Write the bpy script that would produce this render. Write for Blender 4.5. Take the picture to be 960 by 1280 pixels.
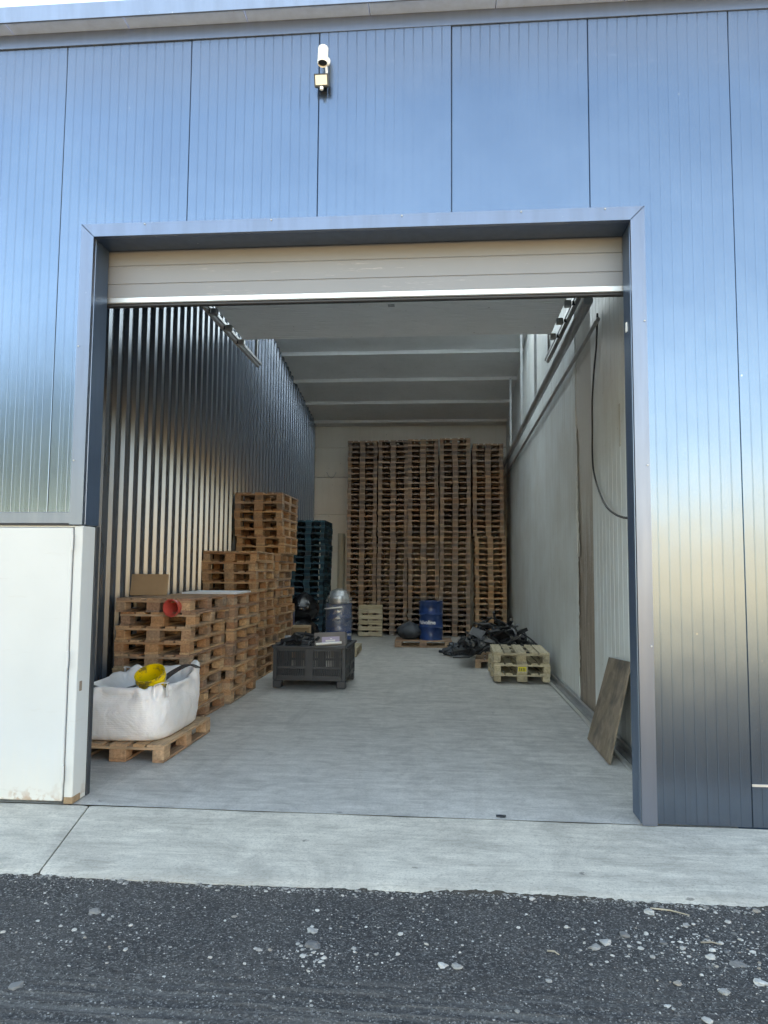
import bpy, bmesh, math, random
import numpy as np
from mathutils import Vector, Matrix, noise as mnoise

for o in list(bpy.data.objects):
    bpy.data.objects.remove(o)
scene = bpy.context.scene
COL = scene.collection
R = math.radians

# ------------------------------------------------------------------ camera
F_PX, YAW, PITCH, ROLL = 922.58, -0.0840, 0.0798, 0.0076
CAM = Vector((0.0, -4.8505, 1.5592))
fwd = Vector((math.sin(YAW) * math.cos(PITCH), math.cos(YAW) * math.cos(PITCH), math.sin(PITCH)))
rgt = Vector((math.cos(YAW), -math.sin(YAW), 0))
upv = rgt.cross(fwd)
r2 = rgt * math.cos(ROLL) + upv * math.sin(ROLL)
u2 = -rgt * math.sin(ROLL) + upv * math.cos(ROLL)
cam_data = bpy.data.cameras.new('camera')
cam = bpy.data.objects.new('camera', cam_data)
COL.objects.link(cam)
mw = Matrix((r2, u2, -fwd)).transposed().to_4x4()
mw.translation = CAM
cam.matrix_world = mw
cam_data.sensor_fit = 'VERTICAL'
cam_data.sensor_height = 24
cam_data.lens = 24 * F_PX / 1280
cam_data.clip_start = 0.05
cam_data.clip_end = 2000
scene.camera = cam

# ------------------------------------------------------------------ sky, sun, exposure
SUN_EL, SUN_AZ = 26.0, 35.0      # sun behind the building, to the right
world = bpy.data.worlds.new('World')
scene.world = world
world.use_nodes = True
wn = world.node_tree
wn.nodes.clear()
sky = wn.nodes.new('ShaderNodeTexSky')
sky.sky_type = 'NISHITA'
sky.sun_disc = False
sky.sun_elevation = R(SUN_EL)
sky.sun_rotation = R(SUN_AZ)
sky.altitude = 100
sky.air_density = 0.8
sky.dust_density = 0.5
sky.ozone_density = 0.8
bg = wn.nodes.new('ShaderNodeBackground')
bg.inputs['Strength'].default_value = 0.15
wo = wn.nodes.new('ShaderNodeOutputWorld')
wn.links.new(sky.outputs[0], bg.inputs[0])
wn.links.new(bg.outputs[0], wo.inputs[0])
sun_d = bpy.data.lights.new('sun', 'SUN')
sun_d.energy = 5.0
sun_d.angle = R(0.53)
sun_d.color = (1.0, 0.94, 0.85)
sun = bpy.data.objects.new('sun', sun_d)
COL.objects.link(sun)
sun.location = (0, 20, 20)
sun.rotation_euler = (-R(90 - SUN_EL), 0, -R(SUN_AZ))

scene.view_settings.view_transform = 'Standard'
scene.view_settings.look = 'None'
scene.view_settings.gamma = 1
scene.view_settings.use_curve_mapping = False
scene.view_settings.exposure = 2.95
scene.view_settings.use_white_balance = True
scene.view_settings.white_balance_temperature = 9600
scene.view_settings.white_balance_tint = 8
scene.render.engine = 'CYCLES'
scene.cycles.max_bounces = 10
scene.cycles.diffuse_bounces = 6

# ------------------------------------------------------------------ helpers
rng = random.Random(7)


class NT:
    """small node-tree builder around one Principled BSDF"""
    def __init__(s, name, **pr):
        s.m = bpy.data.materials.new(name)
        s.m.use_nodes = True
        s.t = s.m.node_tree
        s.t.nodes.clear()
        s.out = s.t.nodes.new('ShaderNodeOutputMaterial')
        s.b = s.t.nodes.new('ShaderNodeBsdfPrincipled')
        s.t.links.new(s.b.outputs[0], s.out.inputs[0])
        for k, v in pr.items():
            s.set(k.replace('_', ' '), v)

    def put(s, sock, v):
        if hasattr(v, 'is_output') or isinstance(v, bpy.types.NodeSocket):
            s.t.links.new(v, sock)
        elif isinstance(v, tuple) and len(v) == 3 and sock.type == 'RGBA':
            sock.default_value = (*v, 1)
        else:
            sock.default_value = v

    def set(s, k, v):
        s.put(s.b.inputs[k], v)

    def new(s, t, **kw):
        n = s.t.nodes.new(t)
        for k, v in kw.items():
            setattr(n, k, v)
        return n

    def obj(s):
        return s.new('ShaderNodeTexCoord').outputs['Object']

    def world(s):
        return s.new('ShaderNodeNewGeometry').outputs['Position']

    def rand(s):
        return s.new('ShaderNodeObjectInfo').outputs['Random']

    def color(s):
        return s.new('ShaderNodeObjectInfo').outputs['Color']

    def map(s, vec, scale=(1, 1, 1), rot=(0, 0, 0), loc=(0, 0, 0)):
        n = s.new('ShaderNodeMapping')
        s.put(n.inputs[0], vec)
        n.inputs['Scale'].default_value = scale
        n.inputs['Rotation'].default_value = rot
        s.put(n.inputs['Location'], loc)
        return n.outputs[0]

    def noise(s, vec, scale, detail=4, rough=.55, dist=0.0):
        n = s.new('ShaderNodeTexNoise')
        s.put(n.inputs['Vector'], vec)
        n.inputs['Scale'].default_value = scale
        n.inputs['Detail'].default_value = detail
        n.inputs['Roughness'].default_value = rough
        n.inputs['Distortion'].default_value = dist
        return n.outputs[0]

    def voro(s, vec, scale, feature='F1', rnd=1.0):
        n = s.new('ShaderNodeTexVoronoi', feature=feature)
        s.put(n.inputs['Vector'], vec)
        n.inputs['Scale'].default_value = scale
        n.inputs['Randomness'].default_value = rnd
        return n.outputs['Distance']

    def ramp(s, fac, stops):
        n = s.new('ShaderNodeValToRGB')
        e = n.color_ramp.elements
        while len(e) < len(stops):
            e.new(.5)
        for i, (p, c) in enumerate(stops):
            e[i].position = p
            e[i].color = (c, c, c, 1) if not isinstance(c, tuple) else (*c, 1)
        s.put(n.inputs[0], fac)
        return n.outputs[0]

    def mix(s, fac, a, b, mode='MIX'):
        n = s.new('ShaderNodeMix', data_type='RGBA', blend_type=mode)
        s.put(n.inputs[0], fac)
        s.put(n.inputs[6], a)
        s.put(n.inputs[7], b)
        return n.outputs[2]

    def math(s, op, a, b=0.0, c=None):
        n = s.new('ShaderNodeMath', operation=op)
        s.put(n.inputs[0], a)
        s.put(n.inputs[1], b)
        if c is not None:
            s.put(n.inputs[2], c)
        return n.outputs[0]

    def sep(s, vec):
        n = s.new('ShaderNodeSeparateXYZ')
        s.put(n.inputs[0], vec)
        return n.outputs

    def hsv(s, col, h=.5, sat=1.0, v=1.0):
        n = s.new('ShaderNodeHueSaturation')
        s.put(n.inputs['Color'], col)
        s.put(n.inputs['Hue'], h)
        s.put(n.inputs['Saturation'], sat)
        s.put(n.inputs['Value'], v)
        return n.outputs[0]

    def bump(s, h, strength=.3, dist=.01, prev=None):
        n = s.new('ShaderNodeBump')
        n.inputs['Strength'].default_value = strength
        n.inputs['Distance'].default_value = dist
        s.put(n.inputs['Height'], h)
        if prev is not None:
            s.t.links.new(prev, n.inputs['Normal'])
        s.t.links.new(n.outputs[0], s.b.inputs['Normal'])
        return n.outputs[0]

    def vadd(s, a, b):
        n = s.new('ShaderNodeVectorMath', operation='ADD')
        s.put(n.inputs[0], a)
        s.put(n.inputs[1], b)
        return n.outputs[0]


class MB:
    """collects shapes; mesh() / build() turn them into one mesh"""
    def __init__(s):
        s.v, s.f, s.tint, s.lum = [], [], [], []

    def add(s, verts, faces, tint=0.0):
        o = len(s.v)
        s.v += [tuple(p) for p in verts]
        s.f += [tuple(i + o for i in f) for f in faces]
        s.tint += [tint] * len(verts)
        return s

    def box(s, x0, x1, y0, y1, z0, z1, tint=0.0):
        v = [(x0, y0, z0), (x1, y0, z0), (x1, y1, z0), (x0, y1, z0),
             (x0, y0, z1), (x1, y0, z1), (x1, y1, z1), (x0, y1, z1)]
        f = [(0, 3, 2, 1), (4, 5, 6, 7), (0, 1, 5, 4), (1, 2, 6, 5), (2, 3, 7, 6), (3, 0, 4, 7)]
        return s.add(v, f, tint)

    def obox(s, c, size, rot, tint=0.0):
        m = rot.to_matrix() if hasattr(rot, 'to_matrix') else rot
        hx, hy, hz = size[0] / 2, size[1] / 2, size[2] / 2
        v = [Vector(c) + m @ Vector((a * hx, b * hy, d * hz)) for d in (-1, 1) for a, b in ((-1, -1), (1, -1), (1, 1), (-1, 1))]
        f = [(0, 3, 2, 1), (4, 5, 6, 7), (0, 1, 5, 4), (1, 2, 6, 5), (2, 3, 7, 6), (3, 0, 4, 7)]
        return s.add(v, f, tint)

    def rings(s, rings, close_u=True, cap0=False, cap1=False):
        n = len(rings[0])
        v = [p for r in rings for p in r]
        f = []
        for i in range(len(rings) - 1):
            for j in range(n if close_u else n - 1):
                a, b = i * n + j, i * n + (j + 1) % n
                f.append((a, b, b + n, a + n))
        if cap0:
            f.append(tuple(reversed(range(n))))
        if cap1:
            f.append(tuple((len(rings) - 1) * n + j for j in range(n)))
        return s.add(v, f)

    def tube(s, pts, r, seg=8, cap=True):
        pts = [Vector(p) for p in pts]
        rings = []
        prev = None
        for i, p in enumerate(pts):
            t = (pts[min(i + 1, len(pts) - 1)] - pts[max(i - 1, 0)]).normalized()
            if prev is None:
                a = t.orthogonal().normalized()
            else:
                a = (prev - t * prev.dot(t)).normalized()
            prev = a
            b = t.cross(a)
            rr = r[i] if isinstance(r, (list, tuple)) else r
            rings.append([p + (a * math.cos(k * 2 * math.pi / seg) + b * math.sin(k * 2 * math.pi / seg)) * rr for k in range(seg)])
        return s.rings(rings, True, cap, cap)

    def lathe(s, prof, seg=24, c=(0, 0, 0), rot=None, cap0=False, cap1=False):
        rings = []
        for r, z in prof:
            ring = []
            for k in range(seg):
                a = 2 * math.pi * k / seg
                p = Vector((r * math.cos(a), r * math.sin(a), z))
                if rot is not None:
                    p = rot @ p
                ring.append(p + Vector(c))
            rings.append(ring)
        return s.rings(rings, True, cap0, cap1)

    def mesh(s, name, mat=None, bevel=0, smooth=False, seg=1, angle=40):
        me = bpy.data.meshes.new(name)
        me.from_pydata(s.v, [], s.f)
        if any(s.tint):
            a = me.attributes.new('tint', 'FLOAT', 'POINT')
            a.data.foreach_set('value', s.tint)
        if s.lum:
            a = me.attributes.new('lum', 'FLOAT', 'POINT')
            a.data.foreach_set('value', s.lum)
        bm = bmesh.new()
        bm.from_mesh(me)
        if bevel:
            ed = [e for e in bm.edges if len(e.link_faces) == 2 and e.calc_face_angle(0) > .5]
            bmesh.ops.bevel(bm, geom=ed, offset=bevel, segments=seg, profile=.6, affect='EDGES')
        bmesh.ops.recalc_face_normals(bm, faces=bm.faces)
        bm.to_mesh(me)
        bm.free()
        if smooth:
            for p in me.polygons:
                p.use_smooth = True
            me.set_sharp_from_angle(angle=R(angle))
        if mat:
            me.materials.append(mat)
        return me

    def build(s, name, mat, parent=None, loc=None, rz=None, **kw):
        return link(name, s.mesh(name, mat, **kw), parent, loc, rz)


def link(name, me, parent=None, loc=None, rz=None):
    o = bpy.data.objects.new(name, me)
    COL.objects.link(o)
    if parent is not None:
        o.parent = parent
    if loc is not None:
        o.location = loc
    if rz is not None:
        o.rotation_euler = (0, 0, rz)
    return o


def empty(name, loc=(0, 0, 0), rz=0.0):
    o = link(name, None, None, loc, rz)
    o.empty_display_size = .1
    return o


def tag(o, label, cat, group=None, kind=None):
    if label:
        o['label'] = label
    if cat:
        o['category'] = cat
    if group:
        o['group'] = group
    if kind:
        o['kind'] = kind
    return o


def struct(o):
    o['kind'] = 'structure'
    return o


def vnoise(x, y, seed=0):
    """value noise on numpy arrays"""
    g = np.random.RandomState(seed).rand(256, 256)
    xi, yi = np.floor(x).astype(int), np.floor(y).astype(int)
    fx, fy = x - xi, y - yi
    fx, fy = fx * fx * (3 - 2 * fx), fy * fy * (3 - 2 * fy)
    a, b = g[xi % 256, yi % 256], g[(xi + 1) % 256, yi % 256]
    c, d = g[xi % 256, (yi + 1) % 256], g[(xi + 1) % 256, (yi + 1) % 256]
    return (a * (1 - fx) + b * fx) * (1 - fy) + (c * (1 - fx) + d * fx) * fy - .5


def fbm(x, y, sc, octv=4, seed=0):
    r = np.zeros_like(x)
    amp = 1.0
    for k in range(octv):
        r += amp * vnoise(x * sc + 17.3 * k, y * sc + 5.1 * k, seed + k)
        sc *= 2
        amp *= .5
    return r


def grid_mesh(name, xs, ys, zf, mat, smooth=True):
    X, Y = np.meshgrid(xs, ys)
    Z = zf(X, Y)
    V = np.stack([X, Y, Z], -1).reshape(-1, 3)
    ny, nx = X.shape
    i = np.arange(ny - 1)[:, None] * nx + np.arange(nx - 1)[None]
    Fc = np.stack([i, i + 1, i + nx + 1, i + nx], -1).reshape(-1, 4)
    me = bpy.data.meshes.new(name)
    me.from_pydata(V.tolist(), [], Fc.tolist())
    if smooth:
        me.polygons.foreach_set('use_smooth', [True] * len(me.polygons))
    me.materials.append(mat)
    return me


ORD = ['bottom', 'second', 'third', 'fourth', 'fifth', 'sixth', 'seventh', 'eighth', 'ninth', 'tenth', 'eleventh', 'twelfth',
       'thirteenth', 'fourteenth', 'fifteenth', 'sixteenth', 'seventeenth', 'eighteenth', 'nineteenth', 'twentieth']


def place_in_stack(k, n):
    """words for level k (0 = floor) of n"""
    if k == n - 1:
        return 'topmost pallet'
    if k == 0:
        return 'bottom pallet'
    if k < n / 2:
        return ORD[k] + ' pallet up from the floor'
    return ORD[n - 1 - k] + ' pallet down from the top'


# ------------------------------------------------------------------ materials
def m_facade():
    n = NT('facade_metal', Metallic=0.92, IOR=1.5)
    w = n.world()
    z = n.sep(w)[2]
    big = n.noise(w, 1.3, 3)
    streak = n.noise(n.map(w, (24, 24, .7)), 1.0, 4, .6)
    base = n.mix(n.ramp(big, [(.35, 0.0), (.7, 1.0)]), (.138, .194, .266), (.162, .220, .292))
    # greyer, slightly rougher band under the eaves, with an uneven lower border
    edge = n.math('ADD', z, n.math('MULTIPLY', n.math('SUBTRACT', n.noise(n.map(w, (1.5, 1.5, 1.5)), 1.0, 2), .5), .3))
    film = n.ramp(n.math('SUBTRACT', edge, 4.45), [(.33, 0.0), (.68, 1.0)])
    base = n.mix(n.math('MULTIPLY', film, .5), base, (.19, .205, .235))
    # splash dirt near the ground, darkened further to paint in the dark yard's reflection
    low = n.ramp(n.math('ADD', z, n.math('MULTIPLY', streak, .7)), [(.25, 1.0), (.95, 0.0)])
    base = n.mix(n.math('MULTIPLY', low, .45), base, (.075, .075, .088))
    # chips and scuffs
    ch = n.voro(n.vadd(w, n.map(w, (.0, .0, .0))), 9.0)
    chn = n.noise(w, 3.0, 2)
    chips = n.math('MULTIPLY', n.ramp(ch, [(.035, 1.0), (.06, 0.0)]), n.ramp(n.math('SUBTRACT', chn, n.math('MULTIPLY', z, .035)), [(.44, 0.0), (.50, 1.0)]))
    base = n.mix(n.math('MULTIPLY', chips, .7), base, (.55, .55, .54))
    # wipe marks high on the wall
    sc = n.noise(n.map(w, (3.2, 3.2, 26.0), rot=(0, .12, 0)), 1.0, 5, .75, .6)
    band = n.ramp(n.math('ABSOLUTE', n.math('SUBTRACT', z, 5.04)), [(.05, 1.0), (.13, 0.0)])
    patch = n.ramp(n.noise(w, 1.1, 2), [(.52, 0.0), (.6, 1.0)])
    wipes = n.math('MULTIPLY', n.math('MULTIPLY', n.ramp(sc, [(.60, 0.0), (.68, 1.0)]), band), patch)
    base = n.mix(n.math('MULTIPLY', wipes, .5), base, (.5, .52, .54))
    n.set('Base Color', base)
    rough = n.math('ADD', .222, n.math('MULTIPLY', streak, .03))
    rough = n.math('ADD', rough, n.math('MULTIPLY', low, .01))
    rough = n.math('ADD', rough, n.math('MULTIPLY', film, .012))
    n.set('Roughness', rough)
    b1 = n.bump(n.noise(n.map(w, (2.2, 1, .9)), 1.0, 3, .6), .14, .03)
    n.bump(streak, .06, .002, b1)
    return n.m


def m_trim(name, col, rough=.3, metal=.9):
    n = NT(name, Metallic=metal)
    w = n.world()
    st = n.noise(n.map(w, (14, 14, 1.2)), 1.0, 4)
    c = n.mix(n.ramp(st, [(.35, 0.0), (.75, 1.0)]), col, tuple(x * .86 for x in col))
    ch = n.math('MULTIPLY', n.ramp(n.voro(w, 14), [(.05, 1.0), (.09, 0.0)]), n.ramp(n.noise(w, 4, 2), [(.55, 0.0), (.62, 1.0)]))
    n.set('Base Color', n.mix(n.math('MULTIPLY', ch, .6), c, (.5, .51, .53)))
    n.set('Roughness', n.math('ADD', rough, n.math('MULTIPLY', st, .12)))
    n.bump(n.noise(n.map(w, (4, 4, 1.5)), 1.0, 2), .12, .02)
    return n.m


def m_plain(name, col, rough=.5, metal=0.0, var=.12, scale=6.0, bump=.05, spec=.5):
    n = NT(name, Metallic=metal, Roughness=rough)
    n.set('Specular IOR Level', spec)
    w = n.obj()
    f = n.noise(n.vadd(w, n.math('MULTIPLY', n.rand(), 40.0)), scale, 5)
    n.set('Base Color', n.mix(f, tuple(min(1, x * (1 + var)) for x in col), tuple(x * (1 - 2 * var) for x in col)))
    n.set('Roughness', n.math('ADD', rough - .06, n.math('MULTIPLY', f, .12)))
    n.bump(n.noise(w, scale * 8, 3), bump, .005)
    return n.m


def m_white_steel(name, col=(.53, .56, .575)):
    n = NT(name, Roughness=.38)
    w = n.world()
    z = n.sep(w)[2]
    st = n.noise(n.map(w, (18, 18, .9)), 1.0, 5, .6)
    c = n.mix(n.ramp(n.noise(w, 2.0, 4), [(.3, 0.0), (.8, 1.0)]), col, tuple(x * .93 for x in col))
    low = n.ramp(n.math('ADD', z, n.math('MULTIPLY', st, .45)), [(.2, 1.0), (.62, 0.0)])
    c = n.mix(n.math('MULTIPLY', low, .5), c, (.62, .57, .48))
    rust = n.math('MULTIPLY', n.ramp(n.math('ADD', z, n.math('MULTIPLY', n.noise(w, 9, 5), .3)), [(.13, 1.0), (.24, 0.0)]),
                  n.ramp(n.noise(w, 16, 4), [(.48, 0.0), (.56, 1.0)]))
    c = n.mix(n.math('MULTIPLY', rust, .8), c, (.33, .17, .08))
    scr = n.noise(n.map(w, (2.0, 2.0, 22.0), rot=(0, .5, 0)), 1.0, 5, .8)
    c = n.mix(n.math('MULTIPLY', n.ramp(scr, [(.60, 0.0), (.67, 1.0)]), .35), c, (.45, .45, .44))
    n.set('Base Color', c)
    n.bump(n.noise(w, 3, 2), .05, .02)
    return n.m


def m_wood(name, a, b, c, grey):
    """pallet wood: object colour sets the pallet's age, a per-piece random picks the board's tone"""
    n = NT(name, Roughness=.8)
    n.set('Specular IOR Level', .25)
    at = n.new('ShaderNodeAttribute', attribute_name='tint')
    lum = n.new('ShaderNodeAttribute', attribute_name='lum')
    rv = n.math('FRACT', n.math('ADD', n.rand(), at.outputs['Fac']))
    rv2 = n.math('FRACT', n.math('MULTIPLY', rv, 7.13))
    v = n.vadd(n.obj(), n.math('MULTIPLY', rv, 37.0))
    grain = n.noise(n.map(v, (3.0, 42, 42)), 1.0, 5, .65, .4)
    blot = n.noise(v, 7.0, 4)
    tone = n.ramp(rv, [(.0, a), (.35, b), (.7, c), (1.0, tuple((p + q) / 2 for p, q in zip(a, b)))])
    age = n.sep(n.color())[0]
    g = n.math('ADD', n.math('MULTIPLY', age, n.ramp(blot, [(.25, .6), (.75, 1.0)])), n.math('MULTIPLY', n.math('SUBTRACT', rv2, .55), .55))
    tone = n.mix(n.ramp(g, [(0.0, 0.0), (1.0, 1.0)]), tone, grey)
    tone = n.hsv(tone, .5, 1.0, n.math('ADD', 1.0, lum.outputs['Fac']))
    col = n.mix(n.ramp(grain, [(.3, .0), (.72, 1.0)]), tone, n.hsv(tone, .5, 1.05, .5))
    dirt = n.ramp(n.math('ADD', blot, n.math('MULTIPLY', n.math('SUBTRACT', rv2, .5), .2)), [(.54, 0.0), (.74, 1.0)])
    col = n.mix(n.math('MULTIPLY', dirt, .5), col, (.09, .07, .055))
    n.set('Base Color', col)
    n.bump(grain, .4, .004)
    return n.m


def m_asphalt():
    n = NT('asphalt', Roughness=.9)
    w = n.world()
    yy = n.sep(w)[1]
    fine = n.noise(w, 190, 3, .7)
    med = n.noise(w, 26, 5, .7)
    big = n.noise(w, 1.5, 5, .6)
    trk = n.noise(n.map(w, (1.3, 34, 1)), 1.0, 5, .65, .5)
    vn = n.new('ShaderNodeTexVoronoi')
    n.put(vn.inputs['Vector'], w)
    vn.inputs['Scale'].default_value = 150
    chip = n.sep(vn.outputs['Color'])[0]
    c = n.mix(n.ramp(big, [(.32, 0.0), (.68, 1.0)]), (.032, .032, .034), (.066, .063, .061))
    c = n.mix(n.ramp(med, [(.42, 0.0), (.75, .7)]), c, (.095, .09, .085))
    c = n.mix(n.ramp(chip, [(.72, 0.0), (1.0, .9)]), c, (.20, .195, .185))
    c = n.mix(n.ramp(chip, [(.0, .7), (.28, 0.0)]), c, (.016, .016, .017))
    c = n.mix(n.ramp(fine, [(.64, 0.0), (.74, .8)]), c, (.26, .255, .245))
    lane = n.ramp(n.math('ABSOLUTE', n.math('ADD', yy, 2.15)), [(.1, 1.0), (.42, 0.0)])
    c = n.mix(n.math('MULTIPLY', n.math('MULTIPLY', n.ramp(trk, [(.48, 0.0), (.62, 1.0)]), lane), .55), c, (.17, .16, .145))
    # earth washed against the slab
    e = n.ramp(n.math('ADD', n.math('ADD', yy, 1.0), n.math('MULTIPLY', n.noise(w, 7, 5, .7), .16)), [(0.0, 0.0), (.07, 1.0)])
    c = n.mix(n.math('MULTIPLY', e, .7), c, (.085, .066, .045))
    n.set('Base Color', c)
    n.set('Specular IOR Level', .3)
    b = n.bump(vn.outputs['Distance'], .7, .004)
    b = n.bump(fine, .4, .003, b)
    n.bump(med, .6, .012, b)
    return n.m


def m_concrete(name, a, b, rough=.75, dirt=.35, swirl=True):
    n = NT(name, Roughness=rough)
    w = n.world()
    big = n.noise(w, 1.1, 5, .6)
    med = n.noise(w, 9, 5, .65)
    fine = n.noise(w, 120, 3, .7)
    c = n.mix(n.ramp(big, [(.3, 0.0), (.72, 1.0)]), a, b)
    c = n.mix(n.ramp(med, [(.45, 0.0), (.8, dirt)]), c, tuple(x * .55 for x in b))
    c = n.mix(n.ramp(fine, [(.5, 0.0), (.8, .35)]), c, tuple(x * .5 for x in b))
    sc = n.noise(n.map(w, (.9, 13, 1), rot=(0, 0, .25)), 1.0, 5, .7, .8)
    c = n.mix(n.math('MULTIPLY', n.ramp(sc, [(.58, 0.0), (.70, 1.0)]), .28), c, tuple(min(1, x * 1.35) for x in a))
    tr = n.noise(n.map(w, (7, .55, 1), rot=(0, 0, -.15)), 1.0, 4, .6, .5)
    if swirl:
        c = n.mix(n.math('MULTIPLY', n.ramp(tr, [(.54, 0.0), (.66, 1.0)]), .22), c, tuple(x * .5 for x in b))
    dk = tuple(x * .42 for x in b)
    st2 = n.noise(w, 2.3, 7, .75, 1.2)
    c = n.mix(n.math('MULTIPLY', n.ramp(st2, [(.44, 0.0), (.62, 1.0)]), .55), c, tuple(x * .58 for x in b))
    st3 = n.noise(n.map(w, (1.0, 5.5, 1), rot=(0, 0, .12)), 2.0, 6, .72, .6)
    c = n.mix(n.math('MULTIPLY', n.ramp(st3, [(.50, 0.0), (.64, 1.0)]), .34), c, dk)
    c = n.mix(n.math('MULTIPLY', n.ramp(st3, [(.34, 1.0), (.46, 0.0)]), .4), c, tuple(min(1, x * 1.22) for x in a))
    pit = n.ramp(n.noise(w, 70, 4, .8), [(.50, 0.0), (.64, 1.0)])
    c = n.mix(n.math('MULTIPLY', pit, .5), c, dk)
    scr2 = n.noise(n.map(w, (2.2, 34, 1), rot=(0, 0, .9)), 1.0, 5, .75, .5)
    c = n.mix(n.math('MULTIPLY', n.ramp(scr2, [(.58, 0.0), (.66, 1.0)]), .4), c, dk)
    scr3 = n.noise(n.map(w, (1.3, 46, 1), rot=(0, 0, -.35)), 1.0, 5, .75, .7)
    c = n.mix(n.math('MULTIPLY', n.ramp(scr3, [(.60, 0.0), (.66, 1.0)]), .35), c, tuple(min(1, x * 1.3) for x in a))
    spots = n.math('MULTIPLY', n.ramp(n.voro(w, 2.6), [(.04, 1.0), (.07, 0.0)]), n.ramp(med, [(.5, 0.0), (.56, 1.0)]))
    c = n.mix(n.math('MULTIPLY', spots, .6), c, (.05, .05, .05))
    n.set('Base Color', c)
    n.set('Roughness', n.math('ADD', rough - .1, n.math('MULTIPLY', med, .2)))
    b0 = n.bump(med, .12, .006)
    n.bump(fine, .15, .002, b0)
    return n.m


def m_corrugated():
    n = NT('galvanised_corrugated', Metallic=.62)
    w = n.world()
    st = n.noise(n.map(w, (10, 10, .8)), 1.0, 4)
    c = n.mix(n.ramp(st, [(.3, 0.0), (.75, 1.0)]), (.175, .205, .245), (.135, .16, .195))
    n.set('Base Color', c)
    n.set('Roughness', n.math('ADD', .215, n.math('MULTIPLY', st, .05)))
    n.bump(n.noise(n.map(w, (2, 2.5, .8)), 1.0, 2), .15, .02)
    return n.m


def m_wallpanel(name, col, dirtcol, z_hi=False):
    n = NT(name, Roughness=.42)
    w = n.world()
    st = n.noise(n.map(w, (9, 9, .55)), 1.0, 5, .65)
    bl = n.noise(w, 1.6, 4)
    c = n.mix(n.ramp(bl, [(.35, 0.0), (.75, .6)]), col, dirtcol)
    c = n.mix(n.ramp(st, [(.5, 0.0), (.8, .7)]), c, dirtcol)
    spk = n.math('MULTIPLY', n.ramp(n.voro(w, 7), [(.05, 1.0), (.09, 0.0)]), n.ramp(bl, [(.5, 0.0), (.55, 1.0)]))
    c = n.mix(n.math('MULTIPLY', spk, .5), c, (.12, .10, .08))
    n.set('Base Color', c)
    n.bump(n.noise(w, 2.5, 2), .06, .02)
    return n.m


def m_torn():
    n = NT('bare_brown_core', Roughness=.9)
    w = n.world()
    g = n.noise(n.map(w, (16, 16, 1.1)), 1.0, 6, .7, .6)
    s = n.noise(w, 14, 5, .7)
    c = n.ramp(g, [(.25, (.13, .10, .08)), (.5, (.25, .20, .16)), (.75, (.37, .32, .27))])
    c = n.mix(n.ramp(s, [(.6, 0.0), (.7, .6)]), c, (.38, .35, .30))
    hz = n.math('ADD', n.sep(w)[2], n.math('MULTIPLY', n.noise(n.map(w, (6, 6, 1.2)), 1.0, 4), 2.2))
    c = n.mix(n.ramp(n.math('MULTIPLY', hz, .2), [(.52, 0.0), (.78, .85)]), c, (.47, .46, .43))
    n.set('Base Color', c)
    n.bump(s, .5, .02)
    return n.m


def m_bag():
    n = NT('woven_white_bag', Roughness=.55)
    v = n.obj()
    wv = n.new('ShaderNodeTexWave', wave_type='BANDS', bands_direction='Z')
    n.put(wv.inputs['Vector'], v)
    wv.inputs['Scale'].default_value = 20
    wv.inputs['Distortion'].default_value = 1.2
    cr = n.noise(v, 5, 5, .6, .5)
    c = n.mix(n.ramp(cr, [(.35, 0.0), (.8, 1.0)]), (.80, .78, .77), (.68, .65, .63))
    n.set('Base Color', c)
    n.set('Subsurface Weight', .05)
    b = n.bump(wv.outputs['Fac'], .25, .003)
    n.bump(cr, .7, .035, b)
    return n.m


def m_yellow():
    n = NT('yellow_bucket_plastic', Roughness=.4)
    v = n.obj()
    s = n.noise(v, 9, 5, .7)
    z = n.sep(v)[2]
    c = n.mix(n.ramp(s, [(.50, 0.0), (.60, .85)]), (.74, .52, .015), (.09, .07, .035))
    n.set('Base Color', c)
    return n.m


def m_blue_drum():
    n = NT('blue_drum_paint', Roughness=.32)
    v = n.obj()
    s = n.noise(v, 5, 5)
    n.set('Base Color', n.mix(n.ramp(s, [(.4, 0.0), (.8, 1.0)]), (.012, .045, .16), (.010, .030, .10)))
    n.bump(n.noise(v, 6, 2), .08, .02)
    return n.m


def m_film():
    n = NT('clear_stretch_film', Roughness=.18, Metallic=.55)
    n.set('Base Color', (.75, .78, .8))
    v = n.obj()
    cr = n.noise(n.map(v, (1, 1, 1.6)), 8, 5, .65, 1.0)
    n.bump(cr, .8, .02)
    tr = n.new('ShaderNodeBsdfTransparent')
    mx = n.new('ShaderNodeMixShader')
    n.put(mx.inputs[0], n.ramp(cr, [(.35, .08), (.56, .25), (.68, .75)]))
    n.t.links.new(tr.outputs[0], mx.inputs[1])
    n.t.links.new(n.b.outputs[0], mx.inputs[2])
    n.t.links.new(mx.outputs[0], n.out.inputs[0])
    return n.m


def m_light_sheet():  # for the unseen roof sheets added to brighten the hall
    n = NT('added_translucent_sheet')
    n.t.nodes.remove(n.b)
    d = n.new('ShaderNodeBsdfTranslucent')
    f = n.noise(n.world(), 1.5, 4)
    c = n.mix(f, (.60, .69, .78), (.51, .60, .69))
    n.put(d.inputs[0], c)
    n.t.links.new(d.outputs[0], n.out.inputs[0])
    return n.m


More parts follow.
